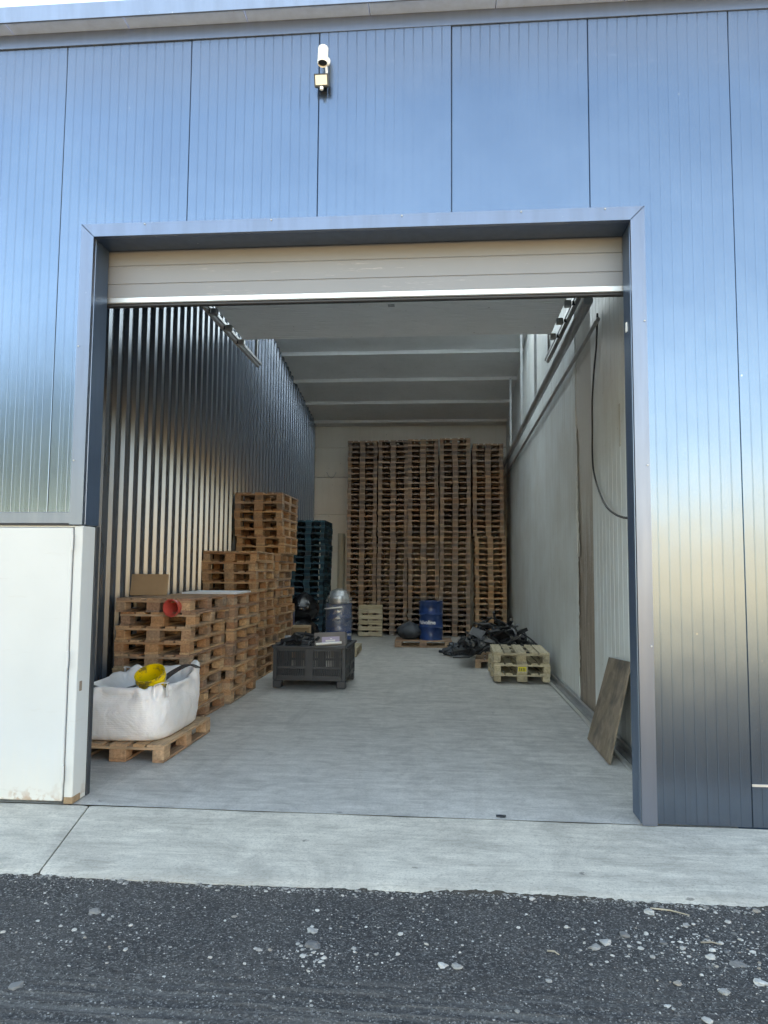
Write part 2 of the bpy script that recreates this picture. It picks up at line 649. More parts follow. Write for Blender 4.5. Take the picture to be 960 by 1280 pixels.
def m_plywood():
    n = NT('weathered_plywood', Roughness=.75)
    v = n.obj()
    g = n.noise(n.map(v, (1.2, 16, 3)), 1.0, 5, .6, .6)
    bl = n.noise(v, 4, 5, .65)
    c = n.ramp(g, [(.25, (.10, .075, .055)), (.55, (.19, .145, .10)), (.8, (.27, .215, .155))])
    c = n.mix(n.ramp(n.noise(v, 2.6, 5, .7, .7), [(.42, 0.0), (.62, .8)]), c, (.26, .20, .15))
    c = n.mix(n.ramp(bl, [(.45, 0.0), (.66, .85)]), c, (.055, .048, .042))
    ch = n.new('ShaderNodeTexChecker')
    n.put(ch.inputs['Vector'], v)
    ch.inputs['Scale'].default_value = 10
    c = n.mix(n.math('MULTIPLY', ch.outputs['Fac'], .10), c, (.05, .04, .035))
    n.set('Base Color', c)
    n.bump(g, .25, .004)
    return n.m


def m_ground():
    n = NT('dry_gravel_ground', Roughness=.95)
    w = n.world()
    a = n.noise(w, .15, 5)
    b = n.noise(w, 4, 5)
    c = n.mix(n.ramp(a, [(.3, 0.0), (.7, 1.0)]), (.44, .35, .23), (.52, .42, .28))
    c = n.mix(n.math('MULTIPLY', b, .3), c, (.34, .28, .18))
    n.set('Base Color', c)
    return n.m


M = dict(
    facade=m_facade(),
    casing=m_trim('casing_metal', (.175, .215, .285), .3),
    jamb=m_trim('dark_blue_jamb', (.07, .115, .185), .3, .55),
    soffit=m_trim('pale_soffit', (.62, .74, .95), .4, .05),
    fascia=m_trim('blue_grey_fascia', (.20, .235, .30), .28),
    dark=m_plain('dark_gap', (.03, .03, .034), .7),
    white=m_white_steel('white_painted_steel'),
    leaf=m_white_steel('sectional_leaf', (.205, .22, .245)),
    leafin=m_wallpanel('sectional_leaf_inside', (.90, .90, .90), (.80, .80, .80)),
    alu=m_plain('aluminium_rail', (.72, .72, .70), .38, .8),
    galv=m_plain('galvanised_steel', (.48, .49, .50), .42, .85),
    rubber=m_plain('black_rubber', (.02, .02, .022), .5),
    corr=m_corrugated(),
    rpanel=m_wallpanel('pale_wall_panel', (.64, .68, .68), (.46, .45, .41)),
    bpanel=m_wallpanel('cream_wall_panel', (.88, .86, .79), (.78, .76, .68)),
    ceil=m_wallpanel('ceiling_panel', (.84, .85, .85), (.72, .72, .71)),
    torn=m_torn(),
    foil=m_plain('torn_white_foil', (.75, .74, .70), .35, .3),
    floor=m_concrete('polished_concrete', (.60, .575, .535), (.50, .485, .455), .5, .35),
    apron=m_concrete('rough_concrete', (.66, .61, .52), (.56, .52, .45), .9, .3, False),
    asphalt=m_asphalt(),
    ground=m_ground(),
    stone=None,
    wood=m_wood('pallet_wood', (.46, .225, .115), (.60, .34, .18), (.71, .47, .275), (.30, .245, .22)),
    woodnew=m_wood('fresh_pallet_wood', (.52, .42, .27), (.60, .50, .34), (.66, .56, .40), (.42, .38, .31)),
    teal=m_wood('teal_painted_wood', (.014, .055, .085), (.02, .075, .11), (.025, .09, .115), (.05, .08, .10)),
    bag=m_bag(), yellow=m_yellow(), drum=m_blue_drum(), film=m_film(), light_sheet=m_light_sheet(), ply=m_plywood(),
    black=m_plain('black_plastic', (.022, .024, .028), .42, 0, .2),
    crate=m_plain('charcoal_plastic', (.034, .040, .048), .5, 0, .2),
    bin=m_plain('glossy_black_bag', (.012, .013, .016), .22, 0, .2, 8, .3),
    card=m_plain('cardboard', (.36, .24, .14), .85),
    cardgrey=m_plain('grey_carton', (.20, .19, .19), .8),
    tarp=m_plain('dark_tarp', (.05, .06, .075), .6, 0, .25, 5, .3),
    redpipe=m_plain('red_pipe_plastic', (.52, .075, .06), .4, 0, .1),
    print_w=m_plain('white_print', (.80, .80, .80), .5, 0, .03),
    print_l=m_plain('lilac_label', (.42, .38, .55), .5, 0, .1),
    yellowlab=m_plain('yellow_label', (.75, .62, .03), .5, 0, .1),
    camwhite=m_plain('camera_white', (.82, .82, .80), .35, 0, .03),
    lens=m_plain('lamp_glass', (.70, .68, .58), .12, 0, .05),
    styro=m_plain('pale_foam_sheet', (.70, .72, .74), .6, 0, .06),
    pipe=m_plain('pale_pipe', (.58, .57, .48), .4, 0, .06),
)


def m_stone():
    n = NT('loose_stone', Roughness=.85)
    at = n.new('ShaderNodeAttribute', attribute_name='tint')
    rv = n.math('FRACT', n.math('ADD', n.rand(), at.outputs['Fac']))
    c = n.ramp(rv, [(0.0, (.10, .10, .105)), (.3, (.24, .235, .22)), (.6, (.34, .33, .31)), (.85, (.56, .55, .52)), (1.0, (.28, .23, .18))])
    c = n.mix(n.ramp(n.noise(n.obj(), 60, 4), [(.35, 0.0), (.75, .5)]), c, (.12, .12, .12))
    n.set('Base Color', c)
    return n.m


M['stone'] = m_stone()

# ------------------------------------------------------------------ ground, yard, apron, floor
g = MB().box(-500, 500, -500, 500, -.4, -.13).build('ground', M['ground'])
struct(g)


def dense(a0, a1, b0, b1, step, far):
    """coordinates: step inside [b0,b1], growing outside up to a0/a1"""
    c = list(np.arange(b0, b1 + step / 2, step))
    s = step
    x = c[-1]
    while x < a1:
        s *= 1.5
        x = min(a1, x + s)
        c.append(x)
    s = step
    x = c[0]
    lo = []
    while x > a0:
        s *= 1.5
        x = max(a0, x - s)
        lo.append(x)
    return np.array(lo[::-1] + c)


def yard_z(X, Y):
    z = -.040 + .012 * fbm(X, Y, .9, 3, 3) + .0035 * fbm(X, Y, 7, 3, 9) + .004 * fbm(X, Y, 40, 2, 21)
    rut = np.exp(-((Y + 2.15) / .28) ** 2)
    z -= .014 * rut
    z += .008 * rut * np.sin(Y * 105 + 5 * vnoise(X * .8, Y * 2, 4)) * (vnoise(X * 2.1, Y * 6, 6) + .55)
    z += np.clip((Y + 1.22) / .2, 0, 1) * .012
    return np.minimum(z, -.004)


ym = grid_mesh('yard', dense(-30, 30, -3.4, 3.0, .016, 30), dense(-10.6, -.95, -2.7, -.95, .013, 10), yard_z, M['asphalt'])
yard = link('asphalt_yard', ym)
struct(yard)

def hill_z(X, Y):  # bank added behind the camera to warm the facade's reflection
    t = np.clip((-38 - Y) / 26, 0, 1)
    t = t * t * (3 - 2 * t)
    t = t * np.clip((X + 22) / 26, 0, 1)
    return -.2 + 8.2 * t * (1 + .35 * fbm(X, Y, .03, 4, 31)) + .8 * t * fbm(X, Y, .15, 3, 33)


m_hill = NT('added_earth_bank', Roughness=.95)
_w = m_hill.world()
m_hill.set('Base Color', m_hill.mix(m_hill.ramp(m_hill.noise(_w, .12, 5), [(.35, 0.0), (.7, 1.0)]), (.62, .40, .18), (.50, .33, .15)))
struct(link('added_hillside', grid_mesh('added_hillside', np.linspace(-160, 190, 120), np.linspace(-120, -37, 40), hill_z, m_hill.m)))

# apron: slabs with an uneven front edge
apron = empty('concrete_apron')
struct(apron)


def slab(x0a, x0b, x1a, x1b):
    """x at the wall side (a) and at the yard side (b)"""
    nx, ny = max(8, int((x1a - x0a) / .03)), 24
    rows = []
    for j in range(ny + 1):
        t = j / ny
        row = []
        for i in range(nx + 1):
            s = i / nx
            xx = (x0a + (x1a - x0a) * s) * (1 - t) + (x0b + (x1b - x0b) * s) * t
            front = -1.045 + .014 * mnoise.noise((xx * 1.1, 0, 3)) + .005 * mnoise.noise((xx * 11, 0, 5)) + .006 * mnoise.noise((xx * 37, 0, 9))
            yy = -.004 + (front + .004) * t
            zz = -.004 - .016 * t + .003 * mnoise.noise((xx * 2, yy * 2, 0)) - (.010 * max(0, (t - .93) / .07) ** 2)
            if s in (0, 1):
                zz -= .004
            row.append((xx, yy, zz))
        rows.append(row)
    rows.append([(x, y - .004, -.12) for (x, y, z) in rows[-1]])
    rows.insert(0, [(x, y, -.12) for (x, y, z) in rows[0]])
    mb = MB()
    mb.rings(rows, False)
    n = nx + 1
    mb.add([r[0] for r in rows], [tuple(range(len(rows)))])
    mb.add([r[-1] for r in rows], [tuple(range(len(rows)))])
    mb.build('slab', M['apron'], apron, smooth=True, angle=35)


slab(-9, -9, -2.36, -2.115)
slab(-2.35, -2.105, 3.4, 3.4)
slab(3.41, 3.41, 12, 12)

fl = grid_mesh('warehouse_floor', np.linspace(-3.7, 1.8, 60), np.linspace(.004, 15.2, 120), lambda X, Y: .003 * fbm(X, Y, 1.0, 3, 2) - .002, M['floor'])
floor = struct(link('warehouse_floor', fl))
th = MB()
th.box(-3.7, 1.8, -.003, .0035, -.12, -.012)
th.build('threshold_joint', M['dark'], floor)

# ------------------------------------------------------------------ building
bld = empty('warehouse_building')
tag(bld, 'metal clad warehouse with a tall open doorway, micro-ribbed silver-blue facade', 'warehouse')
JW, J0 = .9229, -2.733
ZT = 5.33          # top of the wall panels
OX0, OX1, OZ = -2.471, 1.2162, 3.8884


def facade_panel(k, zb, zt=ZT, name='facade_panel'):
    x0, x1 = J0 + k * JW + .0015, J0 + (k + 1) * JW - .0015
    tl = random.Random(k * 13 + 5)
    tilt, lean_ = tl.uniform(-.0035, .0035), tl.uniform(-.0015, .0015)
    prof = [(x0, .03), (x0, .004), (x0 + .004, 0)]
    n = 14
    p = JW / n
    for i in range(1, n):
        c = J0 + k * JW + i * p
        prof += [(c - .004, 0), (c - .0018, .0016), (c + .0018, .0016), (c + .004, 0)]
        prof += [(c + p * .33, 0), (c + p * .36, .0002), (c + p * .39, 0)] if i < n - 1 else []
    prof += [(x1 - .004, 0), (x1, .004), (x1, .03)]
    cuts = [c for c in (OX0 - .02, OX1 + .02) if x0 < c < x1 and zb < OZ]
    for c in cuts:
        prof.append((c, 0))
        prof.append((c + 1e-4, 0))
    prof.sort(key=lambda q: q[0]) if cuts else None
    mb = MB()
    nz = 3
    rows = []
    vs, fs = [], []
    for (x, y) in prof:
        inside = OX0 - .0199 < x < OX1 + .0199
        b = max(zb, OZ + .02) if inside else zb
        col = [b + (zt - b) * i / nz for i in range(nz + 1)]
        rows.append([(x, y + tilt * (x - x0) + lean_ * (z - 2.5), z) for z in col])
    mb.rings(rows, False)
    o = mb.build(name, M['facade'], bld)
    return o


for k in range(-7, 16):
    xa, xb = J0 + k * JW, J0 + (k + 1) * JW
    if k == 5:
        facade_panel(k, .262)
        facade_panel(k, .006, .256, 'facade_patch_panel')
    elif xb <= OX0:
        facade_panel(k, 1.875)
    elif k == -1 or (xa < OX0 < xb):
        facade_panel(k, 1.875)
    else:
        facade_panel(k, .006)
# inner core of the front wall, behind the sheet
mb = MB()
mb.box(-9.2, OX0 - .06, .031, .08, 1.875, ZT)
mb.box(-9.2, -3.95, .031, .08, -.1, 1.875)
mb.box(OX1 + .06, 12.05, .031, .08, -.1, ZT)
mb.box(OX0 - .06, OX1 + .06, .031, .08, OZ + .06, ZT)
mb.build('wall_core', M['jamb'], bld)
MB().box(1.885, 2.80, -.004, .0, .250, .264).build('patch_lip', M['alu'], bld)

# casing around the doorway, with mitred corners, and the jamb inside
CW, CP = .086, .026
xo0, xo1, zo = OX0 - CW, OX1 + CW, OZ + CW


def strip(name, poly, y0, y1, mat, **kw):
    v = [(x, y0, z) for x, z in poly] + [(x, y1, z) for x, z in poly]
    n = len(poly)
    f = [tuple(range(n)), tuple(reversed(range(n, 2 * n)))] + [(i, (i + 1) % n, n + (i + 1) % n, n + i) for i in range(n)]
    return MB().add(v, f).build(name, mat, bld, **kw)


strip('casing_strip', [(xo0, 1.862), (OX0, 1.862), (OX0, OZ), (xo0, zo)], -CP, .02, M['casing'], bevel=.003)
strip('casing_strip', [(OX0 + .0015, OZ + .0005), (OX1 - .0015, OZ + .0005), (xo1 - .0015, zo), (xo0 + .0015, zo)], -CP, .02, M['casing'], bevel=.003)
strip('casing_strip', [(xo1, .004), (xo1, zo), (OX1, OZ), (OX1, .004)], -CP, .02, M['casing'], bevel=.003)
for (sx, sz) in [(xo1 - .012, 3.2), (xo1 - .012, 2.25), (xo1 - .012, 1.1), (xo0 + .012, 3.1), (xo0 + .012, 2.3)] + [(x, zo - .01) for x in (-2.1, -1.2, -.3, .5, 1.05)]:
    MB().lathe([(.006, 0), (.006, .004), (.003, .006)], 8, (sx, -CP - .0005, sz), Matrix.Rotation(R(90), 3, 'X'), cap1=True).build('screw', M['galv'], bld)
# jambs (lining of the opening)
JD = .225
MB().box(OX0 - .05, OX0 - .001, -CP + .004, JD, 1.862, OZ).build('jamb_lining', M['jamb'], bld, bevel=.002)
MB().box(OX1 + .001, OX1 + .05, -CP + .004, JD, .003, OZ).build('jamb_lining', M['jamb'], bld, bevel=.002)
MB().box(OX0 - .05, OX1 + .05, -CP + .004, JD, OZ + .001, OZ + .05).build('jamb_lining', M['jamb'], bld, bevel=.002)
# little white latch plate on the right jamb
MB().box(OX1 - .006, OX1 + .001, .13, .155, 3.18, 3.245).build('latch_plate', M['camwhite'], bld)
# bottom flashing of the panels above the white side door
MB().box(-9.2, xo0 - .002, -.012, .03, 1.868, 1.945).build('panel_foot_flashing', M['casing'], bld, bevel=.002)
MB().box(-9.2, xo0 - .002, -.022, .03, 1.855, 1.866).build('drip_shadow_edge', M['dark'], bld)  # drip lip in dark colour, painting in the shadow line under the flashing

# eaves
MB().box(-9.3, 12.1, -.010, .06, ZT - .004, 5.434).build('eaves_flashing', M['fascia'], bld, bevel=.003)
MB().box(-9.3, 12.1, .0, .30, 5.45, 5.53).build('eaves_core', M['dark'], bld)
sx = -9.3
js = -3.142 - 7 * .87
for i in range(25):
    MB().box(js + i * .87 + .003, js + (i + 1) * .87 - .003, -.134, .05, 5.4345, 5.452).build('soffit_panel', M['soffit'], bld, bevel=.002)
v = []
for x in (-9.3, 12.1):
    v += [(x, -.135, 5.430), (x, -.150, 5.535), (x, -.125, 5.545), (x, -.12, 5.432)]
MB().add(v, [(0, 1, 5, 4), (1, 2, 6, 5), (2, 3, 7, 6), (3, 0, 4, 7), (0, 3, 2, 1), (4, 5, 6, 7)]).build('fascia', M['fascia'], bld)

# roof: front slope, back slope, ridge along x
RY, RZ, EZ, BZ, BY = 7.5, 6.62, 5.50, 5.42, 15.2


def roof_z(y):
    return EZ + (RZ - EZ) * y / RY if y < RY else RZ + (BZ - RZ) * (y - RY) / (BY - RY)


SK = (7.62, 9.7)     # translucent strip added out of view to light the interior, y range
SKX = (-3.4, 1.5)


def roof_piece(x0, x1, y0, y1, mat, name, t=.08):
    z0, z1 = roof_z(y0), roof_z(y1 - 1e-4 if y1 == RY else y1)
    if y1 == RY:
        z1 = RZ
    v = [(x0, y0, z0), (x1, y0, z0), (x1, y1, z1), (x0, y1, z1)]
    v += [(a, b, c + t) for a, b, c in v]
    f = [(0, 1, 2, 3), (4, 7, 6, 5), (0, 4, 5, 1), (1, 5, 6, 2), (2, 6, 7, 3), (3, 7, 4, 0)]
    return MB().add(v, f).build(name, mat, bld)


FS = (5.4, 7.4)  # second added strip, front slope, also unseen and there to light the interior
roof_piece(-9.2, 12.05, .04, FS[0], M['ceil'], 'roof_panel')
roof_piece(-9.2, SKX[0], FS[0], FS[1], M['ceil'], 'roof_panel')
roof_piece(SKX[1], 12.05, FS[0], FS[1], M['ceil'], 'roof_panel')
roof_piece(SKX[0], SKX[1], FS[0], FS[1], M['light_sheet'], 'added_light_sheet', .004)
roof_piece(-9.2, 12.05, FS[1], RY, M['ceil'], 'roof_panel')
roof_piece(-9.2, 12.05, RY, SK[0], M['ceil'], 'roof_panel')
roof_piece(-9.2, SKX[0], SK[0], SK[1], M['ceil'], 'roof_panel')
roof_piece(SKX[1], 12.05, SK[0], SK[1], M['ceil'], 'roof_panel')
roof_piece(SKX[0], SKX[1], SK[0], SK[1], M['light_sheet'], 'added_light_sheet', .004)
for ya in np.arange(SK[1], BY - .1, 1.14):
    roof_piece(-9.2, 12.05, ya + .004, min(BY, ya + 1.14), M['ceil'], 'roof_panel')
for y in (1.4, 2.8, 4.2, 5.6, 7.0, 10.35, 11.75, 13.1, 14.4):
    z = roof_z(y)
    MB().box(-3.6, 1.7, y - .035, y + .035, z - .07, z + .01).build('purlin', M['ceil'], bld, bevel=.006)
# outer shell that cannot be seen from the yard
MB().box(-9.2, 12.05, BY - .02, BY + .08, -.1, 5.5).build('rear_wall', M['ceil'], bld)


def gable_slab(name, x0, x1, mat, up=.03):
    rows = []
    for y in (.085, 2.0, 4.0, 6.0, RY, 9.0, 11.0, 13.0, BY):
        z = roof_z(y) + up if y != RY else RZ + up
        rows.append([(x0, y, -.1), (x1, y, -.1), (x1, y, z), (x0, y, z)])
    MB().rings(rows, True, True, True).build(name, mat, bld)


# left wall: corrugated steel sheets, four ribs to a sheet
LX = -3.53
RP, RD = .24, .040


def corr_profile(y0):
    return [(y0, 0), (y0 + .110, 0), (y0 + .128, RD), (y0 + .205, RD), (y0 + .24, 0)]


for s in range(16):
    pr = []
    for i in range(4):
        pr += corr_profile(.085 + s * 4 * RP + i * RP)[:-1]
    pr.append((.085 + (s + 1) * 4 * RP - .004, 0))
    rows = [[(LX + d + (.0015 if s % 2 else 0), y, z) for z in (-.02, 1.5, 3.2, 5.0, roof_z(min(y, BY)) + .03)] for y, d in pr]
    if rows[-1][0][1] < 15.4:
        MB().rings(rows, False).build('corrugated_sheet', M['corr'], bld)
gable_slab('wall_backing', LX - .12, LX - .03, M['dark'])

# right wall: vertical insulated panels
RX = 1.60
edges = [.085, 1.32, 2.38, 3.36, 4.36, 5.36, 6.36, 7.36, 8.36, 9.36, 10.36, 11.36, 12.36, 13.36, 14.36, 15.15]
for a, b in zip(edges[:-1], edges[1:]):
    if a == 3.36:
        continue
    n = 6
    pr = [(a + .004, .03), (a + .004, .004), (a + .010, 0)]
    for i in range(1, n):
        y = a + (b - a) * i / n
        pr += [(y - .006, 0), (y - .003, .0025), (y + .003, .0025), (y + .006, 0)]
    pr += [(b - .010, 0), (b - .004, .004), (b - .004, .03)]
    rows = [[(RX + d, y, z) for z in (0.0, 2.2, roof_z(y) + .03)] for y, d in pr]
    MB().rings(rows, False).build('wall_panel', M['rpanel'], bld)
gable_slab('wall_backing', RX + .028, RX + .1, M['rpanel'])
# the stripped panel: brown core, ragged sheet left along its far edge
rows = []
for i in range(41):
    z = 5.9 * i / 40
    rows.append([(RX + .014 + .012 * mnoise.noise((y * 6, z * 3, 1)), y, z) for y in np.linspace(3.365, 4.355, 14)])
torn = MB().rings(rows, False).build('stripped_panel', M['torn'], bld, smooth=True)
torn['label'] = 'brown stripped panel with ragged pale sheet edge'
rr = random.Random(3)
for (za, zb) in ((1.75, 3.35), (.9, 1.8), (.35, .75)):
    L, Rr = [], []
    for i in range(37):
        z = za + (zb - za) * i / 36
        w = .05 + .09 * abs(mnoise.noise((z * 5, 2, za))) + .05 * mnoise.noise((z * 19, 4, 1))
        c = 4.33 - .10 * (1 - (z - za) / (zb - za)) * (1 if za > 1 else .4) + .03 * mnoise.noise((z * 4, 9, 2))
        L.append((RX - .004 - .018 * abs(mnoise.noise((z * 7, 1, 8))), c - max(.008, w), z))
        Rr.append((RX + .006, c + .02, z))
    MB().rings([L, [((a[0] + b[0]) / 2 - .01, (a[1] + b[1]) / 2, a[2]) for a, b in zip(L, Rr)], Rr], False).build('torn_sheet_edge', M['foil'], torn)
# dark slot cut in the near panel
MB().box(RX - .003, RX + .006, 2.03, 2.065, 2.72, 3.12).build('cut_slot', M['torn'], bld)
# base track
base = empty('base_track', (0, 0, 0))
tag(base, 'pale metal channel running along the foot of the right inside wall', 'floor track')
MB().box(1.50, 1.585, .24, 11.5, .002, .016).build('base_plate', M['galv'], base)
MB().box(1.545, 1.585, .24, 11.5, .018, .07).build('upstand', M['galv'], base, bevel=.004)
MB().box(1.44, 1.485, .24, 11.5, .002, .028).build('outer_lip', M['alu'], base, bevel=.006)

# back wall: horizontal cream panels
zz = 0.0
YB = 14.85
for hgt in (1.02, 1.02, 1.02, 1.02, .80, .72):
    MB().box(-3.6, 1.75, YB, YB + .06, zz + .004, zz + hgt - .004).build('back_wall_panel', M['bpanel'], bld, bevel=.008)
    zz += hgt
MB().box(-3.6, 1.75, YB + .05, YB + .10, 0, 5.6).build('wall_backing', M['bpanel'], bld)
for a_ in (-9.2, 11.95):
    gable_slab('side_wall', a_, a_ + .1, M['ceil'])

# ------------------------------------------------------------------ overhead sectional door
door = empty('sectional_door', (OX0, .25, 3.5))
tag(door, 'pale sectional overhead door rolled up under the ceiling of the doorway', 'garage door')


def dpart(mb, name, mat, parent=None, **kw):
    o = mb.build(name, mat, parent or door, **kw)
    if parent is None:
        o.matrix_parent_inverse = Matrix.Translation(-door.location)
    return o


DX0, DX1 = -2.52, 1.27
# bottom section (vertical)
pr = [(3.552, .26)]
for z in (3.65, 3.787, 3.93):
    pr += [(z - .006, .26), (z - .002, .266), (z + .002, .266), (z + .006, .26)]
pr += [(4.06, .26), (4.06, .30), (3.552, .30)]
rows = [[(x, y, z) for z, y in pr] for x in (DX0, -1.2, 0, DX1)]
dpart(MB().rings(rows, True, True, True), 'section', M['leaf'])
dpart(MB().box(DX0, DX1, .252, .31, 3.505, 3.551), 'bottom_rail', M['alu'], bevel=.006)
dpart(MB().box(DX0, DX1, .262, .30, 3.482, 3.504), 'rubber_seal', M['rubber'], bevel=.006)


def section(p, q, name='section'):
    """p, q = (y, z) of the two edges; ribbed slab between"""
    d = Vector((q[0] - p[0], q[1] - p[1]))
    L = d.length
    d /= L
    nrm = Vector((d[1], -d[0]))      # faces the room below
    pts = [(0.003, 0)]
    for i in range(1, 8):
        s = L * i / 8
        pts += [(s - .008, 0), (s - .003, -.006), (s + .003, -.006), (s + .008, 0)]
    pts += [(L - .003, 0), (L - .003, -.04), (.003, -.04)]
    rows = []
    for x in (DX0 + .02, DX1 - .02):
        rows.append([(x, p[0] + d[0] * s + nrm[0] * h, p[1] + d[1] * s + nrm[1] * h) for s, h in pts])
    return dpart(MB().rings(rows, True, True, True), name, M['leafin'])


section((.30, 4.07), (.62, 4.38))
yy = .66
secs = []
for i in range(6):
    secs.append(section((yy, 4.40), (yy + .54, 4.40)))
    yy += .543
for i, y in enumerate((.66 + .543 * k for k in range(1, 7))):
    for sx_, x in ((1, DX0 - .01), (-1, DX1 + .01)):
        mb = MB().box(x - .035 + .01 * sx_, x + .035 + .01 * sx_, y - .04, y + .03, 4.335, 4.398)
        hb = dpart(mb, 'hinge_bracket', M['galv'], bevel=.004)
        MB().lathe([(.022, -.02), (.022, .02)], 12, (x - .055 * sx_, y, 4.375), Matrix.Rotation(R(90), 3, 'Y'), True, True).build('roller', M['black'], hb)
for k in (2, 4):
    dpart(MB().box(-.62, -.55, .66 + .543 * k - .03, .66 + .543 * k + .02, 4.385, 4.398), 'centre_hinge', M['galv'], bevel=.002)
for sgn, x in ((-1, -2.60), (1, 1.36)):
    # vertical guide, curve, horizontal rail
    dpart(MB().box(x - .02, x + .02, .30, .36, .01, 4.0), 'vertical_guide', M['galv'], bevel=.004)
    pts = [(x, .33, 4.0)] + [(x, .33 + .38 * (1 - math.cos(t)), 4.0 + .38 * math.sin(t)) for t in np.linspace(.1, math.pi / 2, 8)] + [(x, 1.0, 4.38), (x, 5.0, 4.38)]
    dpart(MB().tube(pts, .028, 6), 'curved_rail', M['galv'])
    dpart(MB().box(x - .03, x + .03, .7, 5.1, 4.41, 4.45), 'horizontal_rail', M['galv'], bevel=.004)
    for y in (2.4, 4.9):
        dpart(MB().box(x - .018, x + .018, y - .018, y + .018, 4.45, roof_z(y) + .02), 'hanger', M['galv'])
dpart(MB().tube([(DX0 - .02, .42, 4.62), (DX1 + .02, .42, 4.62)], .035, 12), 'spring_shaft', M['galv'])

# conduit high on the right wall, with its drops
con = empty('cable_conduit', (1.42, 2.6, 4.30))
tag(con, 'long grey cable conduit running back high along the right inside wall', 'conduit')
for nm, mb in (('run', MB().tube([(1.44, 2.6, 4.32), (1.44, 14.7, 4.22)], .05, 10)), ('run', MB().tube([(1.535, 2.6, 4.12), (1.535, 14.7, 4.05)], .022, 8)),
               ('support', MB().box(1.42, 1.46, 7.0, 7.04, 4.3, 6.3)), ('support', MB().box(1.42, 1.46, 9.2, 9.24, 4.3, 6.3)), ('support', MB().box(1.42, 1.46, 11.6, 11.64, 4.3, 5.9))):
    o = mb.build(nm, M['galv'], con)
    o.matrix_parent_inverse = Matrix.Translation(-con.location)

# drain pipe on the back wall
dp = MB().tube([(-2.79, 14.74, .0), (-2.79, 14.74, 2.55)], .095, 16).build('drain_pipe', M['pipe'], smooth=True)
tag(dp, 'pale vertical pipe on the cream back wall beside the tall pallet stacks', 'pipe')
# sagging wire loop above it
pts = [(-3.22 + .26 * t, 14.80, 4.22 - .16 * (1 - (2 * t - 1) ** 2)) for t in np.linspace(0, 1, 12)]
tag(MB().tube(pts, .008, 6).build('wire_loop', M['galv']), 'short sagging wire on the cream back wall left of the tallest stacks', 'wire')

# black cable hanging on the right wall
cp = [(1.575, 2.83, 4.26), (1.572, 2.89, 3.95), (1.572, 3.04, 3.69), (1.572, 3.15, 3.41), (1.572, 3.17, 3.07), (1.572, 3.19, 2.86), (1.57, 3.12, 2.63), (1.55, 2.75, 2.375), (1.50, 2.2, 2.18), (1.42, 1.48, 2.05), (1.34, .80, 1.97), (1.31, .40, 1.95)]


def smooth_path(p, n=6):
    p = [Vector(q) for q in p]
    out = []
    for i in range(len(p) - 1):
        p0, p1, p2, p3 = p[max(i - 1, 0)], p[i], p[i + 1], p[min(i + 2, len(p) - 1)]
        for k in range(n):
            t = k / n
            out.append(.5 * ((2 * p1) + (p2 - p0) * t + (2 * p0 - 5 * p1 + 4 * p2 - p3) * t * t + (3 * p1 - p0 - 3 * p2 + p3) * t ** 3))
    out.append(p[-1])
    return out


tag(MB().tube(smooth_path(cp), .0095, 8).build('power_cable', M['rubber'], smooth=True), 'thick black cable hanging down the right inside wall near the door jamb', 'cable')

# ------------------------------------------------------------------ white steel side door on the left
wd = empty('side_door', (-3.2, 0, 0))
tag(wd, 'closed white painted steel door below the ribbed panels, left of the doorway', 'door')


def wpart(mb, name, mat, **kw):
    o = mb.build(name, mat, wd, **kw)
    o.matrix_parent_inverse = Matrix.Translation(-wd.location)
    return o


wpart(MB().box(-3.94, -2.536, -.020, .03, .022, 1.838), 'leaf', M['white'], bevel=.004)
wpart(MB().box(-2.530, OX0 + .001, -.008, .176, .004, 1.852), 'frame_post', M['white'], bevel=.005)
wpart(MB().box(-3.96, -2.532, .0, .07, 1.842, 1.853), 'frame_head', M['white'])
for z in (1.74, .95, .2):
    wpart(MB().tube([(-2.533, -.026, z - .055), (-2.533, -.026, z + .055)], .009, 10), 'hinge', M['white'], smooth=True)
wpart(MB().box(OX0 - .001, OX0 + .004, .03, .062, .735, .80), 'strike_plate', M['torn'])
wpart(MB().box(OX0 - .05, OX0 + .006, .178, .232, .004, 1.858), 'weather_strip', M['crate'], bevel=.003)
wpart(MB().box(-2.53, OX0 + .004, -.0095, .10, .003, .05), 'rusty_foot', m_plain('rust', (.33, .22, .13), .85, 0, .3, 30), bevel=.004)

# ------------------------------------------------------------------ camera and floodlight on the facade
cc = empty('security_camera', (-.844, 0, 5.075))
tag(cc, 'white bullet security camera fixed high on the facade above the floodlight', 'camera')
rot = Matrix.Rotation(R(-10), 3, 'X')        # long axis points out and down
for nm, mb, mt in (('mount_plate', MB().lathe([(.036, 0), (.036, .012), (.02, .02)], 16, (0, 0, .035), Matrix.Rotation(R(90), 3, 'X'), False, True), 'camwhite'),
                   ('arm', MB().tube([(0, -.01, .035), (0, -.06, .03), (0, -.075, .012)], .010, 8), 'camwhite'),
                   ('housing', MB().lathe([(.0, .075), (.028, .075), (.035, .068), (.036, -.055), (.033, -.06), (.031, -.05), (.0, -.05)], 20, (0, -.105, .0), rot), 'camwhite'),
                   ('lens', MB().lathe([(.0, -.056), (.016, -.055), (.018, -.051), (.029, -.0505)], 16, (0, -.105, .0), rot), 'black'),
                   ('cable_tail', MB().tube([(.004, -.012, .02), (.012, -.014, -.05), (.006, -.012, -.09), (.01, -.014, -.15)], .009, 6), 'camwhite')):
    mb.build(nm, M[mt], cc, smooth=True)
ff = empty('floodlight', (-.856, 0, 4.925))
tag(ff, 'small square floodlight with pale glass under the white camera on the facade', 'floodlight')
